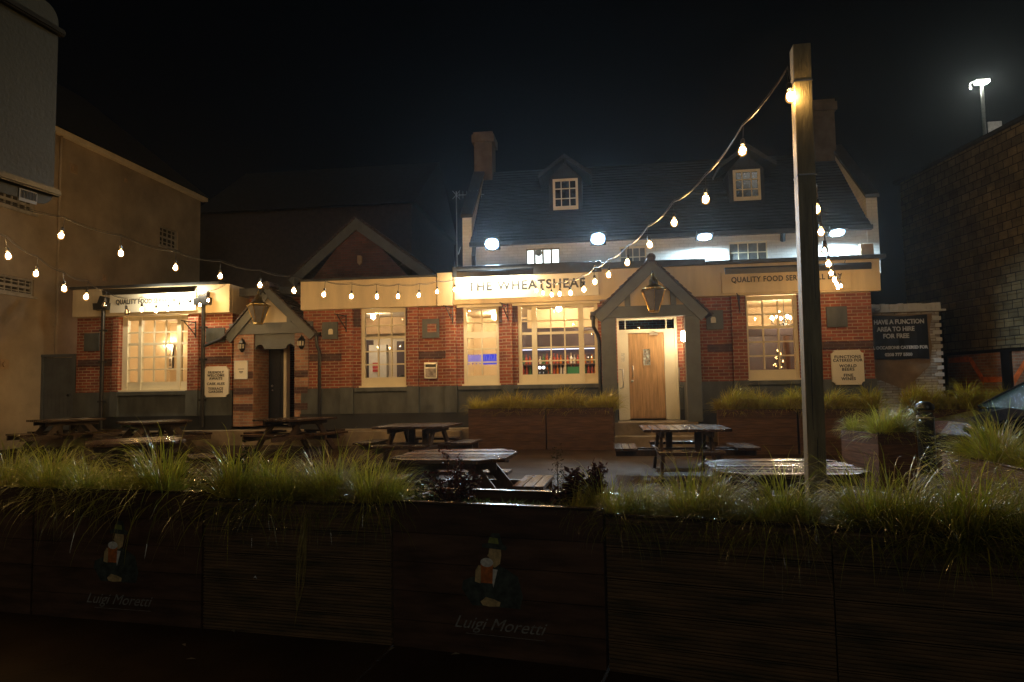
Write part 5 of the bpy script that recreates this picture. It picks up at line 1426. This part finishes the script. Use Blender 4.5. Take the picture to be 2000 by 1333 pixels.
sM = [(1541, 190), (1452, 296), (1379, 389), (1317, 436), (1267, 480), (1227, 514), (1190, 538), (1161, 552), (1140, 566), (1113, 573), (1094, 575), (1077, 577), (1060, 574), (1047, 568)]
string('string of warm bulbs falling from the post top to the name sign', atZ(1544, 156, 5.24), spread(sM, 5.36, 15.2), onY(1020, 541, 15.76))
sC = [(1597, 412), (1604, 456), (1611, 488, False), (1618, 516), (1622, 536), (1628, 547), (1632, 556), (1637, 563), (1641, 560), (1645, 553)]
string('string of warm bulbs running from the right side of the post to the right fascia', atZ(1590, 345, 5.35), spread(sC, 6.2, 15.3), onY(1651, 508, 15.76))
sB = [(-900, 60), (-500, 255), (-250, 370), (-60, 455), (13, 502), (72, 537), (124, 565), (170, 580), (206, 597, False), (246, 610, False), (277, 606), (305, 608), (329, 606), (350, 602), (372, 597), (390, 597), (407, 588)]  # likewise extended out of view with bulbs added for the front grass
string('string of warm bulbs on the far left ending at the left wing fascia', atZ(-1300, -120, 4.2), spread(sB, 5.4, 16.5), onY(440, 557, 15.82))

# ------------------------------------------------------------------ planters
PLG = 'timber planters'
def planter_box(root, L, D, H, style, back=True):
    """local: x along the face, y=0 front face, +y back, z=0 base"""
    n = 5; bh = H/n
    f = MB()
    if style == 'deck':
        for k in range(n):
            z0 = k*bh+0.003; z1 = (k+1)*bh-0.003
            prof = [(0.03, z0)]; nr = 8; p = (z1-z0)/nr
            for r in range(nr):
                za = z0+r*p; prof += [(0.0, za+p*0.12), (0.0, za+p*0.62), (0.012, za+p*0.70), (0.012, za+p*0.98)]
            prof += [(0.03, z1)]
            f.prism(prof, 0, 0, L)
    else:
        for k in range(n): f.box((0, 0, k*bh+0.002), (L, 0.03, (k+1)*bh-0.002))
    mat = MT['deck'] if style == 'deck' else MT['panel'] if style == 'panel' else MT['planter']
    f.build('front_boards', mat, root)
    m = MB()
    for k in range(n): m.box((0, D-0.03, k*bh+0.002), (L, D, (k+1)*bh-0.002))
    m.build('rear_boards', mat, root)
    for x in (0.0, L-0.03):
        m = MB()
        for k in range(n): m.box((x, 0.031, k*bh+0.002), (x+0.03, D-0.031, (k+1)*bh-0.002))
        m.build('end_boards', mat, root)
    for y in (-0.008, D-0.042):
        m = MB(); m.box((-0.003, y, H), (L+0.003, y+0.05, H+0.016)); m.build('top_trim', MT['trimwood'], root, bevel=0.003)
    m = MB(); m.box((0.036, 0.036, H-0.16), (L-0.036, D-0.036, H-0.07)); m.build('soil', MT['soil'], root)
def planter(x0, y0, x1, y1, D, H, style, lab, trim=True):
    v = Vector((x1-x0, y1-y0, 0)); L = v.length
    root = empty('planter', (x0, y0, gz((y0+y1)/2)-0.01), lab, 'planter', PLG, math.atan2(v.y, v.x))
    planter_box(root, L, D, H, style)
    return root, L
fl = [(-5.55, 4.76), (-4.12, 4.56), (-2.70, 4.40), (-1.32, 4.22), (0.0, 3.97), (1.14, 3.68)]
fr_pl = []
specs = [('panel', 0.90, 'dark planter at the far left edge of the front row'), ('panel', 0.90, 'dark planter with a beer drinker picture, left one in the front row'),
         ('deck', 0.86, 'ribbed decking planter with straw strands hanging down its face'), ('panel', 0.885, 'dark planter with a beer drinker picture in the middle of the front row'),
         ('deck', 0.865, 'ribbed decking planter in front of the tall timber post')]
for i, (stl, H, lab) in enumerate(specs):
    (x0, y0), (x1, y1) = fl[i], fl[i+1]
    e = 0.008
    fr_pl.append(planter(x0+e, y0, x1-e, y1, 0.58, H, stl, lab))
fr_pl.append(planter(1.145, 3.70, 2.66, 3.33, 0.57, 0.86, 'deck', 'ribbed decking planter at the right end of the front row'))
yard_pl = []
yard_pl.append(planter(-2.83, 14.5, -1.17, 14.42, 0.5, 0.86, 'plain', 'brown boarded planter under the narrow window with the blue glow'))
yard_pl.append(planter(-1.14, 14.40, 0.24, 14.28, 0.5, 0.86, 'plain', 'brown boarded planter left of the entrance steps'))
yard_pl.append(planter(2.22, 13.55, 3.62, 13.4, 0.5, 0.84, 'plain', 'brown boarded planter right of the entrance porch'))
yard_pl.append(planter(3.66, 13.4, 5.0, 13.2, 0.5, 0.84, 'plain', 'brown boarded planter below the right wall plaque'))
q0, q1 = Vector((3.72, 9.93)), Vector((4.22, 9.97))
yard_pl.append(planter(3.66, 9.75, 4.16, 9.82, 1.0, 0.74, 'plain', 'square wooden planter standing alone right of the post'))
# long ribbed planter at the right: its left side faces the camera
rp0 = onG(1838, 875, 0.85); rp1 = onG(1992, 930, 0.85)
yard_pl.append(planter(rp0.x, rp0.y, rp1.x+0.12, rp1.y-0.5, 0.55, 0.85, 'deck', 'ribbed planter at the right edge running towards the camera'))
yard_pl.append(planter(5.6, 13.6, 7.4, 13.2, 0.5, 0.80, 'plain', 'brown planter in front of the graffiti brick base behind the bin'))

# pictures on two planters: plain generic stand-in (abstract glass of beer) and the script line
pic_mats = {'coat': pmat('print_green', (0.045, 0.058, 0.045), 0.7, var=0.6, nscale=18, bump=0), 'skin': pmat('print_ochre', (0.55, 0.40, 0.18), 0.7, var=0.4, nscale=22, bump=0),
            'beer': pmat('print_amber', (0.55, 0.16, 0.03), 0.6, var=0.4, nscale=25, bump=0), 'foam': pmat('print_white', (0.7, 0.68, 0.6), 0.6, var=0.3, nscale=30, bump=0),
            'band': pmat('print_olive', (0.22, 0.26, 0.06), 0.7, var=0.4, nscale=25, bump=0)}
def picture(root, L, u, zc, s, lab):
    """a printed panel picture built as thin flat prints 2 mm proud of the boards, local to the planter"""
    o = bpy.data.objects.new('printed_picture', None); col.objects.link(o); o.parent = root; o.location = (u, 0, zc)
    o['label'] = lab
    def el(cx, cz, rx, rz, n=18, a0=0, a1=360): return [(cx+rx*math.cos(R(a0+(a1-a0)*i/n)), cz+rz*math.sin(R(a0+(a1-a0)*i/n))) for i in range(n+(0 if a1-a0 == 360 else 1))]
    def pp_(nm, mat, polys, lay):
        m = MB()
        for pts in polys: m.prism([((a-0.03)*s*1.15, b*s*1.15) for a, b in pts], 1, -0.0012-0.0006*lay, -0.0004)
        m.build(nm, pic_mats[mat], o)
    # generic torso block, plain head oval, brimmed hat shape, beer mug
    pp_('coat_shape', 'coat', [[(-0.24, -0.31), (0.38, -0.31), (0.42, -0.16), (0.36, 0.07), (0.22, 0.15), (0.12, 0.19), (-0.01, 0.13), (-0.08, 0.0), (-0.22, 0.04), (-0.36, -0.02), (-0.38, -0.12)]], 0)
    pp_('head_shape', 'skin', [[(0.0, 0.20), (0.06, 0.16), (0.13, 0.21), (0.15, 0.32), (0.14, 0.42), (0.0, 0.42), (-0.015, 0.33), (-0.035, 0.30), (-0.01, 0.285)]], 1)
    pp_('collar_shape', 'foam', [[(0.0, 0.15), (0.10, 0.14), (0.04, -0.08)]], 1)
    pp_('hat_shape', 'coat', [[(-0.10, 0.40), (0.21, 0.38), (0.23, 0.42), (0.17, 0.45), (0.13, 0.58), (0.03, 0.58), (-0.02, 0.46), (-0.10, 0.44)]], 2)
    pp_('hat_band_shape', 'band', [[(-0.02, 0.46), (0.12, 0.45), (0.11, 0.52), (0.0, 0.53)]], 3)
    pp_('hand_shape', 'skin', [[(-0.20, -0.02), (-0.13, -0.04), (-0.10, 0.05), (-0.10, 0.17), (-0.15, 0.18), (-0.19, 0.12)]], 2); pp_('hand_shape', 'skin', [[(-0.13, -0.26), (-0.06, -0.20), (0.05, -0.22), (0.13, -0.25), (0.12, -0.30), (-0.02, -0.31), (-0.10, -0.30)]], 2)
    pp_('beer_shape', 'beer', [[(-0.12, -0.03), (0.03, -0.03), (0.04, 0.20), (-0.12, 0.20)]], 3)
    pp_('foam_shape', 'foam', [el(-0.04, 0.22, 0.085, 0.055)], 4)
    return o
def script(root, u, z, body, size, w):
    t = text('script_lettering', body, size, (0, 0, 0), MT['letters_dim'], None, shear=0.45, depth=0.0006, width=w)
    t.parent = root; t.location = (u, -0.0022, z)
    m = MB(); m.box((u-w*0.35, -0.0022, z-size*0.62), (u+w*0.5, -0.0005, z-size*0.60)); m.build('script_underline', MT['letters_dim'], root)
def on_face(root, px, py):
    n = Vector((-math.sin(root.rotation_euler.z), math.cos(root.rotation_euler.z), 0)); d = ray(px, py)
    t = (Vector(root.location)-CAM).dot(n)/d.dot(n); q = CAM+d*t-Vector(root.location)
    ax = Vector((math.cos(root.rotation_euler.z), math.sin(root.rotation_euler.z), 0)); return q.dot(ax), q.z
r1, L1 = fr_pl[1]
u, z = on_face(r1, 228, 1095); picture(r1, L1, u, z, 0.41, 'dim print of a beer drinker in green with an amber glass, left planter')
u, z = on_face(r1, 230, 1172); script(r1, u, z, 'Luigi Moretti', 0.10, 0.55)
r3, L3 = fr_pl[3]
u, z = on_face(r3, 962, 1135); picture(r3, L3, u, z, 0.42, 'dim print of a beer drinker in green with an amber glass, middle planter')
u, z = on_face(r3, 972, 1222); script(r3, u, z, 'Luigi Moretti', 0.10, 0.58)

# ------------------------------------------------------------------ grasses and shrubs
def tuft_mesh(nb, Lmin, Lmax, spread_, width, droop, seed, mat):
    rnd = random.Random(seed); m = MB()
    lean = rnd.uniform(0, 6.28)
    for i in range(nb):
        a = rnd.uniform(0, 2*math.pi); r = 0.10*math.sqrt(rnd.random())
        p = Vector((r*math.cos(a), r*math.sin(a), 0))
        a2 = a+rnd.gauss(0, 0.7)
        out = min(abs(rnd.gauss(0.25, 0.75))*spread_, 1.45)
        L = rnd.uniform(Lmin, Lmax)*(0.75+0.25*math.cos(a2-lean))
        d = Vector((math.cos(a2)*math.sin(out), math.sin(a2)*math.sin(out), math.cos(out)))
        seg = 7; st_ = L/seg; w = width*rnd.uniform(0.55, 1.3)
        side = Vector((-math.sin(a2), math.cos(a2), 0))
        side = (side+Vector((rnd.gauss(0, .3), rnd.gauss(0, .3), rnd.gauss(0, .25)))).normalized()
        vs = []; g_ = droop*rnd.uniform(0.5, 1.6)
        kink = rnd.randint(3, 6) if rnd.random() < 0.10 else -1
        for k in range(seg+1):
            ww = w*(1-(k/seg)**1.8)+0.0006
            vs += [p-side*ww/2, p+side*ww/2]
            p = p+d*st_
            d = (d+Vector((rnd.gauss(0, .03), rnd.gauss(0, .03), -g_*st_*(k+1)/seg*2.0))+Vector((math.cos(a2), math.sin(a2), 0))*0.05).normalized()
            if k == kink: d = (d+Vector((rnd.gauss(0, .5), rnd.gauss(0, .5), -1.1))).normalized()
        m.add(vs, [(2*k, 2*k+1, 2*k+3, 2*k+2) for k in range(seg)])
    me = m.mesh('sedge'); me.materials.append(mat)
    return me
big = [tuft_mesh(680, 0.26, 0.72, 1.0, 0.0066, 3.7, s, MT['grass']) for s in (1, 2, 3, 4, 5)]
small = [tuft_mesh(620, 0.34, 0.74, 0.72, 0.013, 2.4, s, MT['grass_gold']) for s in (11, 12, 13)]
mid = [tuft_mesh(520, 0.30, 0.68, 0.85, 0.008, 3.0, s, MT['grass']) for s in (21, 22)]
sparse = [tuft_mesh(46, 0.30, 0.55, 0.55, 0.0042, 3.0, s, MT['grass']) for s in (31, 32)]
def tuft(me, x, y, z, s, lab, grp, rz=None, sc_z=1):
    o = bpy.data.objects.new('sedge_tuft', me); col.objects.link(o)
    o.location = (x, y, z); o.rotation_euler = (0, 0, random.uniform(0, 6.28) if rz is None else rz); o.scale = (s, s, s*sc_z)
    return tag(o, lab, 'grass tuft', grp)
def in_planter(pl_, u, v):
    root, L = pl_; a = root.rotation_euler.z
    return (root.location.x+math.cos(a)*u-math.sin(a)*v, root.location.y+math.sin(a)*u+math.cos(a)*v)
def plant_row(pi, us, lab, s0=0.95, meshes=big, h=0.80, grp='arching sedge tufts in the front planters', vv=(0.10, 0.34)):
    root, L = pi
    for k, u in enumerate(us):
        x, y = in_planter(pi, u, random.uniform(*vv))
        tuft(random.choice(meshes), x, y, root.location.z+h, s0*random.uniform(0.65, 1.2), lab, grp)
random.seed(21)
plant_row(fr_pl[0], [0.12, 0.34, 0.56, 0.78, 1.0, 1.2, 1.36], 'green sedge tuft in the far left front planter')
plant_row(fr_pl[1], [0.12, 0.32], 'green sedge tuft left above the left beer drinker picture')
plant_row(fr_pl[1], [0.52, 0.74, 0.9], 'arching sedge tuft hanging over the left beer drinker picture', 1.0, vv=(0.12, 0.3))
plant_row(fr_pl[2], [0.08, 0.24, 0.40, 0.56, 0.70, 0.84, 1.0, 1.14, 1.28], 'bright sedge tuft above the ribbed planter with straw strands', 1.0)
plant_row(fr_pl[4], [0.04, 0.16, 0.3, 0.44, 0.58, 0.7, 0.82, 0.95, 1.06], 'sedge tuft above the ribbed planter in front of the post', 0.74, h=0.80, vv=(0.07, 0.26))
plant_row(fr_pl[5], [0.08, 0.2, 0.32, 0.44, 0.58, 0.7, 0.84, 0.96, 1.1, 1.25, 1.4], 'sedge tuft above the right end ribbed planter', 0.82, h=0.80, vv=(0.06, 0.24))
plant_row(fr_pl[3], [1.15, 1.28], 'sedge tuft at the right end of the middle picture planter', 0.62)
g2 = 'golden sedge tufts in the yard planters'
for i, lab in ((0, 'golden sedge tuft in the planter under the blue glow window'), (1, 'golden sedge tuft in the planter left of the entrance steps'), (2, 'golden sedge tuft in the planter right of the porch'), (3, 'golden sedge tuft in the planter below the right plaque'), (6, 'dull sedge tuft in the planter before the graffiti wall')):
    root, L = yard_pl[i]; n = 8 if i < 4 else 6
    plant_row(yard_pl[i], [L*(k+0.5)/n for k in range(n)], lab, (0.85, 1.0, 0.95, 0.85)[i % 4], small, h=0.78, grp=g2, vv=(0.12, 0.35))
plant_row(yard_pl[4], [0.14, 0.38, 0.26], 'bright sedge tuft in the square planter', 0.95, mid, h=0.68, grp=g2, vv=(0.1, 0.35))
plant_row(yard_pl[4], [0.14, 0.38], 'bright sedge tuft at the back of the square planter', 0.95, mid, h=0.68, grp=g2, vv=(0.55, 0.9))
root, L = yard_pl[5]
plant_row(yard_pl[5], [L*(k+0.4)/8 for k in range(8)], 'bright sedge tuft in the ribbed planter at the right edge', 1.0, mid, h=0.77, grp=g2, vv=(0.15, 0.4))
# straw strands on the ribbed planter
r2, L2 = fr_pl[2]
m = MB(); rnd = random.Random(5)
u0, zz0 = on_face(r2, 600, 1010); u1, zz1 = on_face(r2, 580, 1225)
for i in range(26):
    pts = []; du = rnd.uniform(-.035, .035); n = 9; ln = rnd.uniform(0.5, 1.0)
    for k in range(n):
        t = k/(n-1)*ln; pts.append((u0+(u1-u0)*t+du*math.sin(math.pi*min(1, t*1.15))+0.006*math.sin(i+k), -0.012-0.012*rnd.random(), zz0+(zz1-zz0)*t))
    m.tube(pts, 0.0016, 3, 0.0008, cap=False)
for i in range(14):
    pts = []; du = rnd.uniform(-.09, .09)
    for k in range(6):
        t = k/5; pts.append((u0+du*t, 0.1-0.14*t**0.5, zz0+0.12*(1-t)-0.16*t*t))
    m.tube(pts, 0.002, 3, 0.0008, cap=False)
o = empty('straw_strand', r2.location, 'dry straw strands hanging down the face of the ribbed planter', 'grass', None, r2.rotation_euler.z)
m.build('strands', pmat('dry_straw', (0.36, 0.28, 0.08), 0.6, bump=0), o)

def shrub(x, y, z, rx, rz, n, ls, mat, name, lab, cat, seed=1, pointy=False):
    rnd = random.Random(seed)
    o = empty(name, (x, y, z), lab, cat)
    m = MB(); sm_ = MB()
    tips = []
    for i in range(int(14*rx/0.2)):
        a = rnd.uniform(0, 6.28); rr = rx*math.sqrt(rnd.random()); h = rz*rnd.uniform(0.45, 1.0)*(1-0.5*(rr/rx)**2)
        tip = Vector((rr*math.cos(a), rr*math.sin(a), h)); tips.append(tip)
        sm_.tube([(0.2*tip.x, 0.2*tip.y, 0), (0.7*tip.x, 0.7*tip.y, h*0.55), tuple(tip)], 0.004, 4, 0.0015, cap=False)
    for i in range(n):
        tip = rnd.choice(tips); t = rnd.uniform(0.35, 1.02)
        c = Vector((tip.x*(0.2+0.8*t), tip.y*(0.2+0.8*t), tip.z*t))+Vector((rnd.gauss(0, .018), rnd.gauss(0, .018), rnd.gauss(0, .015)))
        d = Vector((rnd.gauss(0, 1), rnd.gauss(0, 1), rnd.gauss(0.3, .7))).normalized(); s_ = d.cross(Vector((rnd.gauss(0, 1), rnd.gauss(0, 1), rnd.gauss(0, 1)))).normalized()
        l = ls*rnd.uniform(0.6, 1.3); w = l*(0.28 if pointy else 0.45)
        m.add([c, c+d*l*0.5+s_*w/2, c+d*l, c+d*l*0.5-s_*w/2], [(0, 1, 2, 3)])
    m.build('foliage', mat, o); sm_.build('stems', MT['stem'], o)
    return o
def at_planter(pi, px, v=0.3, h=0.80):
    u, _ = on_face(pi[0], px, 1000); x, y = in_planter(pi, u, v); return x, y, pi[0].location.z+h
x, y, z = at_planter(fr_pl[2], 412, 0.36); shrub(x, y, z, 0.20, 0.44, 1400, 0.035, MT['leaf_dark'], 'evergreen_shrub', 'dark evergreen shrub between the left sedges', 'shrub', 3)
x, y, z = at_planter(fr_pl[3], 850, 0.3); shrub(x, y, z, 0.22, 0.44, 1500, 0.026, MT['leaf_red'], 'dark_red_shrub', 'twiggy dark red shrub in front of the chamfered table', 'shrub', 4)
x, y, z = at_planter(fr_pl[3], 1095, 0.34); shrub(x, y, z, 0.14, 0.32, 620, 0.05, MT['leaf_red'], 'coral_bells', 'broad leaved dark red plant right of the thin spire', 'plant', 6)
x, y, z = at_planter(fr_pl[3], 1140, 0.34); shrub(x, y, z, 0.13, 0.42, 760, 0.034, MT['leaf_red'], 'dark_red_shrub', 'dark red shrub next to the sedges by the post planter', 'shrub', 9)
x, y, z = at_planter(fr_pl[3], 1062, 0.36); shrub(x, y, z, 0.05, 0.54, 560, 0.018, MT['leaf_dark'], 'heather', 'thin upright heather spire with pale tips', 'plant', 7, True)
x, y, z = at_planter(fr_pl[1], 300, 0.42); shrub(x, y, z, 0.15, 0.34, 150, 0.035, MT['leaf_red'], 'bare_shrub', 'sparse twiggy shrub behind the left picture planter', 'shrub', 8)
x, y, z = at_planter(fr_pl[3], 780, 0.25); shrub(x, y, z, 0.15, 0.2, 420, 0.03, MT['leaf_dark'], 'evergreen_shrub', 'low dark green shrub at the left end of the middle picture planter', 'shrub', 12)
wd = MB(); rnd = random.Random(9)
wr, wl = fr_pl[3]
me_w = []
for s in range(2):
    m = MB(); rnd = random.Random(40+s)
    for i in range(30):
        a = rnd.uniform(0, 6.28); L = rnd.uniform(0.04, 0.13); p = Vector((rnd.gauss(0, .03), rnd.gauss(0, .03), 0)); d = Vector((math.cos(a)*0.5, math.sin(a)*0.5, 1)).normalized(); s_ = Vector((-math.sin(a), math.cos(a), 0))*0.004
        m.add([p-s_, p+s_, p+d*L*0.6+s_, p+d*L*0.6-s_, p+d*L+Vector((math.cos(a), math.sin(a), -.4))*0.03], [(0, 1, 2, 3), (3, 2, 4)])
    me = m.mesh('weed'); me.materials.append(MT['weed']); me_w.append(me)
for i in range(14):
    u = 0.40+0.058*i+random.uniform(-.02, .02); x, y = in_planter(fr_pl[3], u, random.uniform(0.08, 0.3))
    o = bpy.data.objects.new('weed', me_w[i % 2]); col.objects.link(o); o.location = (x, y, wr.location.z+0.81); o.rotation_euler = (0, 0, i*1.3)
    tag(o, 'small green weed sprouting in the middle picture planter', 'weed', 'weeds in the middle picture planter')
for i in range(5):
    u = 0.98+0.07*i; x, y = in_planter(fr_pl[1], u, random.uniform(0.08, 0.3))
    o = bpy.data.objects.new('weed', me_w[i % 2]); col.objects.link(o); o.location = (x, y, fr_pl[1][0].location.z+0.82); o.rotation_euler = (0, 0, i*1.3)
    tag(o, 'small green weed sprouting in the left picture planter', 'weed', 'weeds in the left picture planter')

# ------------------------------------------------------------------ litter bin, car, litter
pb = onG(1813, 925, 0)
o = empty('litter_bin', (pb.x, pb.y, gz(pb.y)), 'black round litter bin with a domed lid and pale band', 'bin')
hb = (930-812)/FP*(pb-CAM).length
m = MB(); m.lathe([(0.11, 0), (0.12, 0.02), (0.12, hb-0.22), (0.105, hb-0.21), (0.105, hb-0.16)], (0, 0, 0), 18); m.build('body', MT['plastic'], o, smooth=False)
m = MB(); m.lathe([(0.13, hb-0.13), (0.135, hb-0.10), (0.125, hb-0.05), (0.07, hb-0.005), (0.02, hb)], (0, 0, 0), 18); m.build('lid', MT['plastic'], o, smooth=True)
m = MB(); m.lathe([(0.121, hb-0.25), (0.123, hb-0.246), (0.123, hb-0.236), (0.121, hb-0.232)], (0, 0, 0), 18); m.build('band', MT['dull'], o)

pc = atZ(2030, 798, 10.0)
car = empty('parked_car', (pc.x+1.0, pc.y+0.9, gz(pc.y)), 'dark blue wet car with a black door mirror at the right edge', 'car', None, R(4))
# local: nose towards -x, width along y
def sec(x): return x
prof_low = [(-1.95, 0.30), (-2.0, 0.55), (-1.85, 0.72), (-1.0, 0.90), (-0.85, 0.93), (1.85, 0.98), (2.0, 0.85), (2.05, 0.35)]
m = MB(); hw_ = 0.86
n = len(prof_low)
def ring(y, sx, dz=0): return [(x*sx, y, z+dz*(1 if z > 0.6 else 0)) for x, z in prof_low]
rings = [ring(-hw_+0.10, 0.97), ring(-hw_, 1.0, -0.05), ring(-hw_+0.02, 1.0, -0.02), ring(-hw_+0.12, 1.0, 0.0), ring(0, 1.02, 0.03), ring(hw_-0.12, 1.0, 0), ring(hw_, 1.0, -0.05), ring(hw_-0.1, 0.97)]
vs = [v for r in rings for v in r]
fs = []
for i in range(len(rings)-1):
    for j in range(n-1): fs.append((i*n+j, i*n+j+1, (i+1)*n+j+1, (i+1)*n+j))
    fs.append((i*n+n-1, i*n, (i+1)*n, (i+1)*n+n-1))
fs.append(tuple(range(n))); m.add(vs, fs)
m.build('body', MT['carpaint'], car, smooth=False, bevel=0.02)
gp_ = [(-0.95, 0.94), (-0.15, 1.38), (1.05, 1.42), (1.75, 1.0)]
m = MB()
def gring(y, k): return [(x, y*k if z > 1.2 else y, z) for x, z in gp_]
a_ = gring(-0.80, 0.82); b_2 = gring(0.80, 0.82)
m.add(a_+b_2, [(0, 1, 2, 3), (7, 6, 5, 4)]); m.add(a_+b_2, [(0, 4, 5, 1), (2, 6, 7, 3)])
m.build('windows', MT['carglass'], car)
m = MB()
for s in (-1, 1):
    q = [(x, s*(0.80 if z < 1.2 else 0.80*0.82)*1.006, z) for x, z in gp_]
    m.bar(q[0], q[1], 0.06, 0.05); m.bar(q[1], q[2], 0.06, 0.05); m.bar(q[2], q[3], 0.07, 0.05); m.bar((-0.55, s*0.815, 0.95), (-0.55, s*0.75, 1.17), 0.04, 0.03); m.bar((0.5, s*0.81, 0.95), (0.5, s*0.66, 1.40), 0.06, 0.03)
m.add([(-0.15, -0.66, 1.392), (-0.15, 0.66, 1.392), (1.05, 0.66, 1.432), (1.05, -0.66, 1.432)], [(0, 1, 2, 3)])
m.build('roof_pillars', MT['carpaint'], car)
m = MB(); m.ball((-0.66, -1.0, 1.0), 0.11, 12, 8, (0.6, 1.1, 0.75)); m.bar((-0.62, -0.93, 0.96), (-0.6, -0.82, 0.94), 0.05, 0.03); m.build('door_mirror', MT['plastic'], car, smooth=True)
m = MB(); m.box((0.28, -0.885, 0.80), (0.46, -0.862, 0.83)); m.build('door_handle', MT['steel'], car)
m = MB(); m.bar((-0.7, -0.868, 0.915), (1.8, -0.868, 0.945), 0.012, 0.016); m.build('window_trim', MT['steel'], car)
for x in (-1.25, 1.3):
    for s in (-1, 1):
        m = MB(); m.tube([(x, s*0.68, 0.31), (x, s*0.87, 0.31)], 0.31, 20); w_ = m.build('wheel', MT['rubber'], car)
        m = MB(); m.tube([(x, s*0.86, 0.31), (x, s*0.885, 0.31)], 0.19, 16); m.build('rim', MT['steel'], w_)
m = MB(); m.ball((-1.9, -0.6, 0.66), 0.14, 10, 6, (0.7, 1.2, 0.6)); m.build('headlight', MT['carglass'], car)
# litter
u, z = on_face(r2, 499, 1127)
m = MB(); m.add([(-0.012, 0, -0.008), (0.004, -0.003, 0.012), (0.014, 0, -0.014), (0.004, -0.004, -0.002)], [(0, 3, 1), (1, 3, 2)])
o = m.build('paper_scrap', MT['white']); a = r2.rotation_euler.z
o.location = (r2.location.x+math.cos(a)*u+math.sin(a)*0.004, r2.location.y+math.sin(a)*u-math.cos(a)*0.004, r2.location.z+z); tag(o, 'tiny white paper scrap stuck to the ribbed planter face', 'litter')
for i, (px, py) in enumerate(((890, 1280), (765, 1270), (455, 1235), (372, 1290), (1070, 1290), (360, 1262))):
    p = onG(px, py); p.z = gz(p.y)+0.006
    m = MB(); m.add([(-0.03, -0.006, 0), (0.0, -0.012, 0.006), (0.03, 0, 0.002), (0.0, 0.01, 0.008)], [(0, 1, 2, 3)])
    o = m.build('fallen_leaf', pmat('dead_leaf', (0.28, 0.24, 0.16), 0.7, bump=0)); o.location = p; o.rotation_euler = (0, 0, i*1.1)
    tag(o, 'pale dead leaf lying on the dark ground before the front planters', 'leaf', 'dead leaves on the ground')

# ------------------------------------------------------------------ world and faint night light
w = bpy.data.worlds.new('World'); sc.world = w; w.use_nodes = True
nt = w.node_tree
sky = nt.nodes.new('ShaderNodeTexSky'); sky.sky_type = 'NISHITA'; sky.sun_disc = False
sky.sun_elevation = R(32); sky.sun_rotation = R(200)
bg = nt.nodes['Background']; nt.links.new(sky.outputs[0], bg.inputs[0]); bg.inputs[1].default_value = 0.0002
sd_ = bpy.data.lights.new('sun', 'SUN'); sd_.energy = 0.12; sd_.angle = R(12); sd_.color = (1.0, 0.93, 0.78)
so_ = bpy.data.objects.new('sun', sd_); col.objects.link(so_)
# comes from behind the camera, to its right, like distant street lighting
dsun = Vector((-0.25, 0.90, -0.35)).normalized()
so_.rotation_euler = dsun.to_track_quat('-Z', 'Y').to_euler()
el = math.asin(-dsun.z); sky.sun_elevation = el; sky.sun_rotation = math.atan2(-dsun.x, -dsun.y)

hm = bpy.data.materials.new('night_drizzle'); hm.use_nodes = True; hn = hm.node_tree; hn.nodes.clear()
ho_ = N(hn, 'ShaderNodeOutputMaterial'); hv_ = N(hn, 'ShaderNodeVolumePrincipled')
hv_.inputs['Color'].default_value = (0.85, 0.93, 1, 1); hv_.inputs['Density'].default_value = 0.0006; hv_.inputs['Anisotropy'].default_value = 0.82
hn.links.new(hv_.outputs[0], ho_.inputs['Volume'])
m = MB(); m.box((-51, -31, -2.2), (51, 61, 19))
tag(m.build('haze', hm), None, None, None, 'stuff')
sc.cycles.volume_bounces = 0
sc.view_settings.view_transform = 'Standard'; sc.view_settings.look = 'None'
sc.view_settings.exposure = 0; sc.view_settings.gamma = 1
sc.render.engine = 'CYCLES'
sc.cycles.max_bounces = 8; sc.cycles.diffuse_bounces = 3; sc.cycles.glossy_bounces = 3; sc.cycles.transparent_max_bounces = 12
sc.cycles.caustics_reflective = False; sc.cycles.caustics_refractive = False
sc.cycles.use_denoising = True
sc.cycles.sample_clamp_indirect = 4.0
